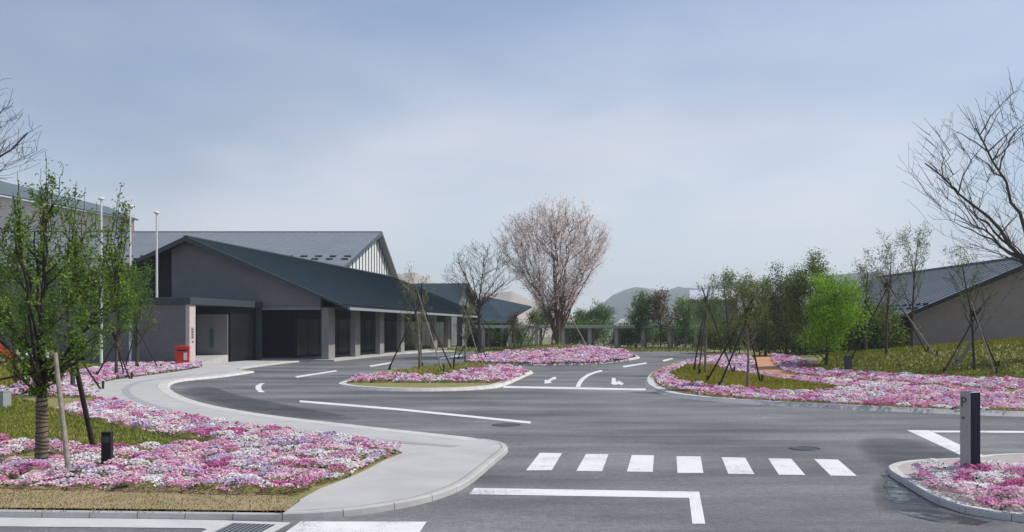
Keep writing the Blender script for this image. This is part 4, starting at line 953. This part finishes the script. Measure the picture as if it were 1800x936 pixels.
# trees behind it
d = 33; x = WX(-175, d)
make_tree('bare_tree', 'bare tree whose twigs enter at the upper left edge', x, d, s1(zA, x, d), 13.0, 4.6, dict(env=(0, 0, 9.2, 4.1, 4.0, 3.3), fork=(0, 0, 4.2), counts=[10, 60, 420, 1300], taper=0.3), 12, 'bark_dark', twig_min=0.007, r0=0.17)
for (px, d, topy, rpx, sd_, nm, lf, nlf, lab) in [
    (205, 44, 452, 46, 13, 'young_tree', MIDG, 5200, 'green young tree between the two leftmost flagpoles'),
    (240, 53, 462, 28, 14, 'young_tree', FRESH, 4200, 'slim green staked tree in front of the entrance block wall'),
    (128, 36, 415, 60, 15, 'young_tree', MIDG, 5600, 'dense green tree just behind the foreground tree, before the dark wall'),
    (28, 40, 440, 62, 16, 'young_tree', MIDG + DARK, 5200, 'green tree at the left edge in front of the parked cars'),
    (-55, 48, 430, 70, 17, 'young_tree', DARK, 4500, 'dark green tree half outside the left edge'),
    (165, 66, 500, 46, 18, 'evergreen_shrub', DARK, 4500, 'dark evergreen shrub against the wall behind the flagpoles'),
    (75, 70, 510, 60, 19, 'evergreen_shrub', DARK, 4500, 'dark evergreen shrub behind the white car')]:
    x = WX(px, d); zz = s1(zA, x, d); h = WZ(topy, d) - zz
    make_tree(nm, lab, x, d, zz, h, rpx / F * d, OVAL if nm != 'young_tree' else UPRIGHT, sd_, 'bark', lf, nlf, 0.11 if d < 60 else 0.16, 0.13 if d < 60 else 0.25, group='trees left of the entrance', leaflvl=1)
x = WX(240, 53); zz = s1(zA, x, 53)
stakes('dark leaning stakes around the slim tree by the flagpoles', x, 53, zz, [(1.45, -0.3), (-1.0, 0.7), (0.4, -1.0)], 2.6, zf=zA)
x = WX(205, 44); zz = s1(zA, x, 44)
stakes('dark leaning stakes around the green tree left of the flagpoles', x, 44, zz, [(0.9, -0.6), (-1.0, -0.2), (0.0, 1.0)], 1.9, zf=zA)
x = WX(128, 36); zz = s1(zA, x, 36)
stakes('dark leaning stakes just behind the foreground tree', x, 36, zz, [(1.0, 0.3), (-0.9, 0.4)], 1.8, zf=zA)

# small drive island
d = 49.0; x = WX(738, d); zz = s1(zB, x, d)
SP = dict(OVAL); SP['n'] = [13, 5, 3]
make_tree('young_tree', 'thin pale-leafed staked tree alone on the small drive island', x, d, zz, WZ(468, d) - zz, 1.15, SP, 31, 'bark_pale', DULL + [(0.24, 0.24, 0.12)], 950, 0.085, 0.09, r0=0.085, leafz=1.2)
stakes('stakes tied around the tree on the small drive island', x, d, zz, [(-1.65, -0.3), (1.75, -0.3), (1.35, -2.0, 'stake_pale'), (-0.1, 1.5)], 3.6, zf=zB)
# cherry island
d = 64.0; x = WX(818, d); zz = s1(zC, x, d) if False else 0.12
make_tree('young_tree', 'slender sparsely leafed tree at the left tip of the cherry mound', x, d, zz, WZ(520, d), 0.9, SP, 32, 'bark_pale', OLIVE + DULL, 900, 0.10, 0.12, r0=0.08, leafz=0.8)
stakes('stakes tied around the slender tree at the left tip of the mound', x, d, zz, [(1.05, -0.6, 'stake_pale'), (1.6, -0.2), (-0.9, 0.9)], 3.7)
d = 74.0; x = WX(842, d)
make_tree('bare_tree', 'bare grey vase-shaped tree left of the blossoming tree', x, d, 0.12, WZ(428, d), 2.9, dict(env=(0, 0, WZ(492, d), 2.75, 2.6, 2.75), fork=(0, 0, WZ(545, d)), counts=[9, 50, 300, 800], taper=0.2), 33, 'bark', None, 0, twig_min=0.010, r0=0.13)
stakes('crossed stakes under the bare grey tree', x, d, 0.1, [(-1.7, -0.3), (1.6, 0.3), (2.9, -0.5)], 3.2)
d = 78.0; x = WX(980, d); zz = s1(zC, x, d)
CH = dict(VASE); CH['n'] = [9, 10, 7, 4]; CH['t0'] = [.1, .16, .2, .2]; CH['lr'] = [4.5, .44, .5, .55]; CH['ang'] = [34, 30, 32, 36]; CH['n'] = [11, 11, 7, 4]
make_tree('cherry_tree', 'large multi-stemmed tree in pale pink blossom on the central mound', x, d, zz, WZ(346, d) - zz, 4.5, dict(env=(-0.3, 0, WZ(458, d) - zz, 4.1, 4.0, 5.0), fork=(0, 0, 0.35), counts=[19, 110, 560, 2000], taper=0.42, up=0.7, shoots=(2, 160, (0.5, 1.3))), 34, 'bark_cherry', BLOSSOM, 30000, 0.135, 0.18, twig_min=0.008, r0=0.20, leaflvl=4, leafz=3.2)
stakes('long pale poles propping the big blossoming tree', x, d, zz, [(2.4, -1.2, 'stake_pale'), (-2.6, -0.6, 'stake_pale'), (-1.4, 1.8, 'stake_pale'), (-0.6, -2.2)], 4.6, r=0.06)
for (px, d, topy, rpx, sd_, lf, nlf, lab) in [
    (906, 82, 545, 14, 35, RED, 500, 'thin reddish sapling left of the blossoming trunk'),
    (935, 84, 545, 14, 36, DULL, 600, 'thin green sapling close to the blossoming trunk')]:
    x = WX(px, d); zz = s1(zC, x, d)
    make_tree('sapling', lab, x, d, zz, WZ(topy, d) - zz, rpx / F * d, OVAL, sd_, 'bark_pale', lf, nlf, 0.14, 0.15, r0=0.06)
    stakes('stakes around the ' + lab.split(' left')[0].split(' close')[0], x, d, zz, [(-1.2, -0.4), (1.1, -0.5, 'stake_pale')], 2.8, zf=zC)

# beyond and along the walkway
for (px, d, topy, rpx, sd_, lf, nlf, lab) in [
    (1062, 122, 533, 26, 41, DARK + MIDG, 4200, 'round dark evergreen tree behind the walkway right of the blossoming tree'),
    (1118, 107, 517, 22, 42, MIDG, 4200, 'oval green tree before the walkway, left of the reddish one'),
    (1161, 106, 510, 20, 43, RED, 3600, 'reddish-brown young tree before the walkway'),
    (1205, 108, 523, 20, 44, DULL + MIDG, 3000, 'pale green young tree before the walkway, right of the reddish one'),
    (1025, 125, 548, 22, 45, DARK, 3200, 'low dark tree behind the blossoming trunk'),
    (950, 124, 540, 26, 46, DARK + MIDG, 3200, 'green tree behind the walkway left of the blossoming trunk'),
    (890, 123, 545, 22, 47, MIDG, 2600, 'green tree behind the walkway beside the low teal wing'),
    (1250, 104, 520, 20, 48, MIDG, 3000, 'green young tree at the right end of the walkway')]:
    x = WX(px, d)
    make_tree('tree', lab, x, d, 0.0, WZ(topy, d), rpx / F * d, OVAL, sd_, 'bark', lf, nlf, 0.22, 0.30, r0=0.09, group='trees by the walkway', leaflvl=1)
for px, d, nmx in ((1118, 107, 'oval green tree'), (1161, 106, 'reddish-brown tree'), (1205, 108, 'pale green tree')):
    stakes('small dark stakes around the ' + nmx + ' before the walkway', WX(px, d), d, 0.0, [(-1.2, -0.3), (1.2, -0.2)], 2.6)
for k, (px, d) in enumerate([(860, 117), (905, 117.5), (1000, 118), (1045, 117), (1090, 118), (1140, 117), (1185, 118), (1230, 117)]):
    make_tree('hedge_shrub', ['dark hedge shrub seen between the walkway posts below the low wing', 'dark hedge shrub behind the walkway under the bare grey tree', 'dark hedge shrub behind the blossoming trunk', 'dark hedge shrub just right of the blossoming tree', 'dark hedge shrub behind the walkway below the tiny pavilion',
        'dark hedge shrub behind the walkway between oval green and reddish trees', 'dark hedge shrub behind the walkway right of the reddish tree', 'dark hedge shrub at the right end of the walkway'][k], WX(px, d), d, 0, 2.9, 2.3, SHRUB, 60 + k, 'bark', DARK, 5500, 0.22, 0.36, cat='shrub', group='hedge behind the walkway', leaflvl=1)

# right bed
d = 48.0; x = WX(1240, d); zz = s1(zD, x, d)
make_tree('young_tree', 'thin nearly bare staked tree at the left end of the right bed', x, d, zz, WZ(488, d) - zz, 0.75, SP, 71, 'bark_pale', DULL, 500, 0.085, 0.10, r0=0.075, leafz=1.8)
stakes('long stakes beside the thin tree at the left end of the right bed', x, d, zz, [(-0.85, -2.4), (-0.4, 1.2), (1.3, -0.6)], 3.7, zf=zD)
d = 35.5; x = WX(1314, d); zz = s1(zD, x, d)
make_tree('young_tree', 'olive-leafed staked tree on the oval lawn of the right bed', x, d, zz, WZ(478, d) - zz, 0.95, OVAL, 72, 'bark_pale', OLIVE + DULL + [(0.16, 0.20, 0.06)], 3600, 0.075, 0.10, r0=0.06, leafz=2.4)
stakes('wide-spread stakes around the olive-leafed tree on the oval lawn', x, d, zz, [(-1.35, -0.8), (1.35, 3.2), (-0.75, 4.2)], 2.9, zf=zD)
for (px, d, topy, rpx, sd_, nm, S, lf, nlf, ls, spd, lab) in [
    (1415, 64, 448, 48, 73, 'broadleaf_tree', SHRUB, OLIVE + DARK, 13000, 0.14, 0.25, 'tall dull olive tree behind the bright green one'),
    (1452, 50, 486, 50, 74, 'broadleaf_tree', SHRUB, BRIGHT, 21000, 0.10, 0.22, 'bright yellow-green bushy tree at the foot of the mound'),
    (1558, 53, 398, 42, 75, 'young_tree', SP, OLIVE + DULL, 1500, 0.10, 0.10, 'tall sparse tree before the dark side of the brown hall'),
    (1603, 57, 392, 36, 76, 'young_tree', SP, DULL + MIDG, 1500, 0.10, 0.10, 'tall sparse greener tree before the eave of the brown hall'),
    (1522, 58, 442, 34, 77, 'young_tree', SP, OLIVE, 1900, 0.11, 0.14, 'brownish sparse tree right of the bright green tree'),
    (1345, 74, 486, 40, 78, 'broadleaf_tree', SHRUB, DARK + OLIVE, 9500, 0.16, 0.28, 'dark green tree behind the olive-leafed staked tree'),
    (1285, 80, 478, 30, 79, 'broadleaf_tree', SHRUB, OLIVE + DULL, 3200, 0.14, 0.24, 'sparse olive tree left of the dark green group'),
    (1380, 70, 470, 32, 80, 'broadleaf_tree', SHRUB, RED + DARK, 8000, 0.15, 0.25, 'reddish dark tree between dark green and tall olive trees')]:
    x = WX(px, d); zz = s1(zD, x, d)
    make_tree(nm, lab, x, d, zz, WZ(topy, d) - zz, rpx / F * d, S, sd_, 'bark_dark' if nm == 'broadleaf_tree' else 'bark', lf, nlf, ls, spd, r0=0.08, group='trees in the right bed', leaflvl=1 if nm == 'broadleaf_tree' else 2, leafz=0.5)
for px, d, ft, hh, lab in [(1415, 62.0, [(-0.4, -3.2), (1.2, -1.0)], 3.2, 'dark stake leaning left of the bright green tree'),
        (1558, 53, [(-2.4, -1.0), (1.6, -2.8, 'stake_pale'), (1.9, -1.0)], 3.9, 'stakes around the tall sparse tree before the brown hall'),
        (1522, 58, [(-1.5, -0.8), (1.3, -0.6)], 3.1, 'stakes around the brownish sparse tree')]:
    x = WX(px, d); zz = s1(zD, x, d); stakes(lab, x, d, zz, ft, hh, zf=zD)
for k, (px, d) in enumerate([(1300, 86), (1335, 80), (1372, 78), (1405, 74), (1440, 70), (1475, 68), (1512, 66), (1545, 64), (1268, 90)]):
    x = WX(px, d); zz = s1(zD, x, d)
    make_tree('hedge_shrub', ['low dark shrub beyond the orange path, second from the left', 'dark shrub straight above the orange path', 'dark shrub behind the red-brown tree', 'dark shrub under the tall olive tree', 'dark shrub behind the bright green tree trunk',
        'dark shrub just right of the bright green tree', 'dark shrub under the brownish sparse tree', 'dark shrub nearest the brown hall', 'low dark shrub at the left end of the far right hedge'][k], x, d, zz, 3.3 if k < 8 else 2.4, 2.0, SHRUB, 90 + k, 'bark_dark', DARK + OLIVE, 6500, 0.19, 0.34, cat='shrub', group='shrubs behind the right bed', leaflvl=1)
# tree on the mound and the big bare tree at the right edge
d = 45.0; x = WX(1713, d); zz = s1(zD, x, d)
make_tree('young_tree', 'sparse green tree on the grass mound with four stakes', x, d, zz, WZ(432, d) - zz, 1.5, SP, 111, 'bark_dark', MIDG + DULL, 1500, 0.075, 0.10, r0=0.065, leafz=1.2)
stakes('dark and pale stakes around the tree on the grass mound', x, d, zz, [(-2.05, -1.0), (1.45, 0.6), (0.0, -2.0, 'stake_pale'), (-0.95, 0.4, 'stake_pale')], 2.7, zf=zD)
d = 47.0; x = WX(1838, d); zz = s1(zD, x, d)
BG = dict(WIDE); BG['n'] = [12, 11, 7, 4]; BG['lr'] = [3.2, .46, .5, .55]; BG['ang'] = [46, 30, 32, 36]
make_tree('bare_tree', 'large bare spreading tree at the right edge above the brown hall', x, d, zz, WZ(130, d) - zz, 6.6, dict(env=(0.4, 0, 8.9, 6.6, 5.5, 5.4), fork=(0.1, 0, WZ(505, d) - zz), counts=[15, 80, 420, 1100], taper=0.5, up=0.55, shoots=(2, 120, (0.6, 1.6))), 112, 'bark', twig_min=0.008, r0=0.21)
stakes('long pale prop leaning against the large bare tree', x, d, zz, [(-4.7, -0.2, 'stake_pale'), (1.8, 1.0)], 6.0, r=0.07, over=1.2, zf=zD)

# ------------------------------------------------------------------ small things
for k, (px, d, lab) in enumerate([(178, 56, 'tall white flagpole, leftmost of the three'), (229, 59.3, 'tall white flagpole, middle one of the three'), (275.5, 62.5, 'tall white flagpole, rightmost of the three beside the entrance block')]):
    x = WX(px, d); fp = empty('flagpole', (x, d, s1(zA, x, d))); tag(fp, lab, 'flagpole', 'flagpoles by the entrance')
    rod(fp, 'pole', M['white_metal'], (0, 0, -0.05), (0, 0, 9.95), 0.085, 0.055, 10)
    me = bpy.data.meshes.new('finial'); bm = bmesh.new(); bmesh.ops.create_uvsphere(bm, u_segments=10, v_segments=6, radius=0.12, matrix=Matrix.Translation((0, 0, 10.03)) @ Matrix.Diagonal((1.6, 1.6, 0.8, 1))); bm.to_mesh(me); bm.free(); obj('finial', me, M['white_metal'], fp)
    rod(fp, 'halyard', M['post_grey'], (0.10, 0.03, 1.1), (0.09, 0.03, 9.9), 0.008, 0.008, 4)
    rod(fp, 'base_collar', M['concrete_wall'], (0, 0, -0.05), (0, 0, 0.25), 0.16, 0.13, 12)
# red post box
d = 57.0; x = WX(320.5, d); zz = s1(zA, x, d)
pb = empty('post_box', (x, d, zz), R(14)); tag(pb, 'red post box on a short leg beside the entrance block', 'post box')
obj('body', prism_mesh('body', [(-.40, .30), (-.34, .22), (.34, .22), (.40, .30), (.42, 1.0), (.40, 1.16), (-.40, 1.16), (-.42, 1.0)], 'y', -0.28, 0.28, 0.02), M['red'], pb)
obj('lid', prism_mesh('lid', [(-.46, 1.163), (.46, 1.163), (.44, 1.23), (.2, 1.30), (-.2, 1.30), (-.44, 1.23)], 'y', -0.34, 0.32, 0.015), M['red'], pb)
box(pb, 'slot', M['black'], (-0.28, 0.28), (-0.292, -0.283), (0.96, 1.04))
box(pb, 'notice', M['white_metal'], (0.10, 0.30), (-0.292, -0.283), (0.42, 0.86))
box(pb, 'leg', M['black'], (-0.09, 0.09), (-0.09, 0.09), (-0.05, 0.24))
# black bollard lamp, grey bollard at the left edge, bollard in the right bed
d = 15.65; x = WX(188.5, d); zz = s1(zA, x, d)
bo = empty('bollard_lamp', (x, d, zz), R(8)); tag(bo, 'short black square bollard lamp among the near phlox', 'bollard', 'bollard lamps')
box(bo, 'body', M['black'], (-0.078, 0.078), (-0.078, 0.078), (-0.03, 0.60), 0.006); box(bo, 'cap', M['black'], (-0.083, 0.083), (-0.083, 0.083), (0.603, 0.635), 0.006)
box(bo, 'lens', M['iron'], (-0.06, 0.06), (-0.081, -0.079), (0.46, 0.56))
d = 28.0; x = WX(8, d); zz = s1(zA, x, d)
bo = empty('bollard_lamp', (x, d, zz), R(-30)); tag(bo, 'grey bollard with a dark side at the left edge of the grass', 'bollard', 'bollard lamps')
box(bo, 'body', M['post_grey'], (-0.13, 0.13), (-0.13, 0.13), (-0.03, 0.46), 0.008); box(bo, 'dark_side', M['black'], (-0.142, -0.132), (-0.12, 0.12), (0.0, 0.45)); box(bo, 'cap', M['post_grey'], (-0.14, 0.14), (-0.14, 0.14), (0.463, 0.49), 0.005)
d = 46.5; x = WX(1491, d); zz = s1(zD, x, d)
bo = empty('bollard_lamp', (x, d, zz), R(12)); tag(bo, 'dark grey bollard right of the bright green tree', 'bollard', 'bollard lamps')
box(bo, 'body', M['iron'], (-0.14, 0.14), (-0.14, 0.14), (-0.05, 0.74), 0.01); box(bo, 'cap', M['iron'], (-0.15, 0.15), (-0.15, 0.15), (0.743, 0.78), 0.005)
# parking sign pillar
d = 14.75; x = WX(1706, d)
sg = empty('parking_sign', (x, d, 0.09), R(19)); tag(sg, 'square pillar sign with letter P, pale face and navy side, on the corner island', 'sign')
box(sg, 'pillar', M['sign_navy'], (-0.098, 0.10), (-0.10, 0.10), (-0.03, 1.36), 0.004)
fc = box(sg, 'sign_face', M['sign_grey'], (-0.112, -0.100), (-0.101, 0.101), (0.0, 1.355), 0.002)
def text_part(parent, name, body, size, loc, rot, matn):
    cu = bpy.data.curves.new(name, 'FONT'); cu.body = body; cu.size = size; cu.extrude = 0.002; cu.align_x = 'CENTER'
    tmp = bpy.data.objects.new('tmp', cu); COL.objects.link(tmp)
    me = bpy.data.meshes.new_from_object(tmp.evaluated_get(bpy.context.evaluated_depsgraph_get())); bpy.data.objects.remove(tmp); me.name = name
    o = obj(name, me, None, parent); me.materials.clear(); me.materials.append(M[matn]); o.location = loc; o.rotation_euler = rot; return o
text_part(fc, 'letter', 'P', 0.23, (-0.1145, 0.025, 1.12), (R(90), 0, R(-90)), 'print')
for k in range(3): box(fc, 'lettering', M['print'], (-0.1145, -0.1125), (0.005 + 0.022 * k, 0.019 + 0.022 * k), (0.93, 0.97))
# manhole covers and the drain grate
for px, py, r_, lab in ((890, 748, 0.33, 'dark round manhole cover in the road near the long white line'), (1414, 789.5, 0.27, 'small round manhole cover in the road above the crosswalk')):
    x, y = W(px, py); mh = empty('manhole_cover', (x, y, 0.004)); tag(mh, lab, 'manhole cover', 'manhole covers')
    bm = bmesh.new(); bmesh.ops.create_cone(bm, cap_ends=True, segments=28, radius1=r_, radius2=r_, depth=0.008, matrix=Matrix.Translation((0, 0, 0.004))); obj('lid', bm_mesh('lid', bm), M['iron'], mh)
    tt = np.linspace(0, 2 * math.pi, 29); v, f = tube_arrays(np.column_stack([np.cos(tt) * (r_ + .03), np.sin(tt) * (r_ + .03), np.full(29, 0.002)]), np.full(29, 0.012), 6); obj('frame_ring', npmesh('frame_ring', v, f), M['iron'], mh)
gx, gy = W(434, 929); gr = empty('drain_grate', (gx, gy, 0.004), R(-8.4)); tag(gr, 'steel slatted drain grate in the near gutter', 'drain grate')
box(gr, 'frame', M['gutter'], (-0.42, -0.29), (-0.62, 0.33), (-0.02, 0.012)); box(gr, 'frame', M['gutter'], (0.29, 0.42), (-0.62, 0.33), (-0.02, 0.012)); box(gr, 'frame', M['gutter'], (-0.287, 0.287), (0.20, 0.33), (-0.02, 0.012))
box(gr, 'pit', M['black'], (-0.287, 0.287), (-0.62, 0.197), (-0.02, 0.003))
for k in range(9):
    box(gr, 'bar', M['rim'], (-0.265 + k * 0.062, -0.240 + k * 0.062), (-0.60, 0.19), (0.004, 0.014))
# parked cars
def car(label, x, y, z, rz, bodym, seedc):
    c = empty('parked_car', (x, y, z), rz); tag(c, label, 'car', 'cars parked at the left')
    low = [(-2.0, .32), (-2.05, .62), (-1.95, .86), (-1.1, .93), (1.15, .93), (1.9, .80), (2.08, .58), (2.05, .30)]
    obj('body', prism_mesh('body', low, 'x', -0.82, 0.82, 0.07), M[bodym], c)
    cab = bmesh.new()
    rows = [(-1.55, .90, .76), (1.15, .90, .76), (0.45, 1.46, .60), (-1.15, 1.46, .60)]
    V = [cab.verts.new((s * w, yy, zz)) for s in (-1, 1) for yy, zz, w in rows]
    for f in ((0, 1, 2, 3), (7, 6, 5, 4), (0, 4, 5, 1), (1, 5, 6, 2), (2, 6, 7, 3), (3, 7, 4, 0)): cab.faces.new([V[i] for i in f])
    bmesh.ops.recalc_face_normals(cab, faces=list(cab.faces)); bmesh.ops.bevel(cab, geom=list(cab.edges), offset=0.06, segments=2, affect='EDGES')
    obj('roof', bm_mesh('roof', cab, True), M[bodym], c)
    def panel(nm, pts): obj(nm, pymesh(nm, pts, [(0, 1, 2, 3)]), M['dark_glass'], c)
    panel('windscreen', [(-.62, 1.05, 1.0), (.62, 1.05, 1.0), (.5, .52, 1.42), (-.5, .52, 1.42)])
    panel('rear_window', [(-.62, -1.49, 1.0), (.62, -1.49, 1.0), (.5, -1.24, 1.40), (-.5, -1.24, 1.40)])
    for s in (-1, 1):
        for ya, yb in ((-1.25, -0.38), (-0.28, 0.82)):
            panel('side_window', [(s * .765, ya, .98), (s * .765, yb, .98), (s * .64, yb * 0.72 - 0.05, 1.38), (s * .64, ya * 0.9, 1.38)])
        for yy in (-1.3, 1.32):
            w = rod(c, 'wheel', M['tyre'], (s * 0.66, yy, .31), (s * 0.84, yy, .31), .31, .31, 18); rod(w, 'rim', M['rim'], (s * 0.835, yy, .31), (s * 0.855, yy, .31), .19, .17, 12)
        box(c, 'headlight', M['lamp_clear'], (s * .62 - .16, s * .62 + .16), (2.03, 2.075), (.58, .74), 0.01)
        box(c, 'tail_light', M['lamp_red'], (s * .68 - .10, s * .68 + .10), (-2.08, -2.0), (.62, .86), 0.01)
    box(c, 'number_plate', M['white_metal'], (-.17, .17), (-2.09, -2.07), (.45, .60))
    return c
for px, d, rz, bm_, lab in ((-46, 57, R(150), 'car_red', 'red car parked at the left edge behind the grass'), (62, 60, R(205), 'car_white', 'white car parked behind the foreground tree, facing the camera')):
    x = WX(px, d); car(lab, x, d, s1(zA, x, d), rz, bm_, 1)

# ------------------------------------------------------------------ haze
hz = obj('haze', box_mesh('haze', -2600, 2600, -120, 3300, -1.5, 165), None); hz['kind'] = 'stuff'; tag(hz, 'thin pale haze over the whole valley', 'haze')
hm = bpy.data.materials.new('haze'); hm.use_nodes = True; hn = hm.node_tree; hn.nodes.clear()
ho = hn.nodes.new('ShaderNodeOutputMaterial'); hv = hn.nodes.new('ShaderNodeVolumePrincipled')
hv.inputs['Color'].default_value = (0.76, 0.86, 1.0, 1); hv.inputs['Density'].default_value = 0.00034; hv.inputs['Anisotropy'].default_value = 0.2
hn.links.new(hv.outputs[0], ho.inputs['Volume']); hz.data.materials.append(hm)
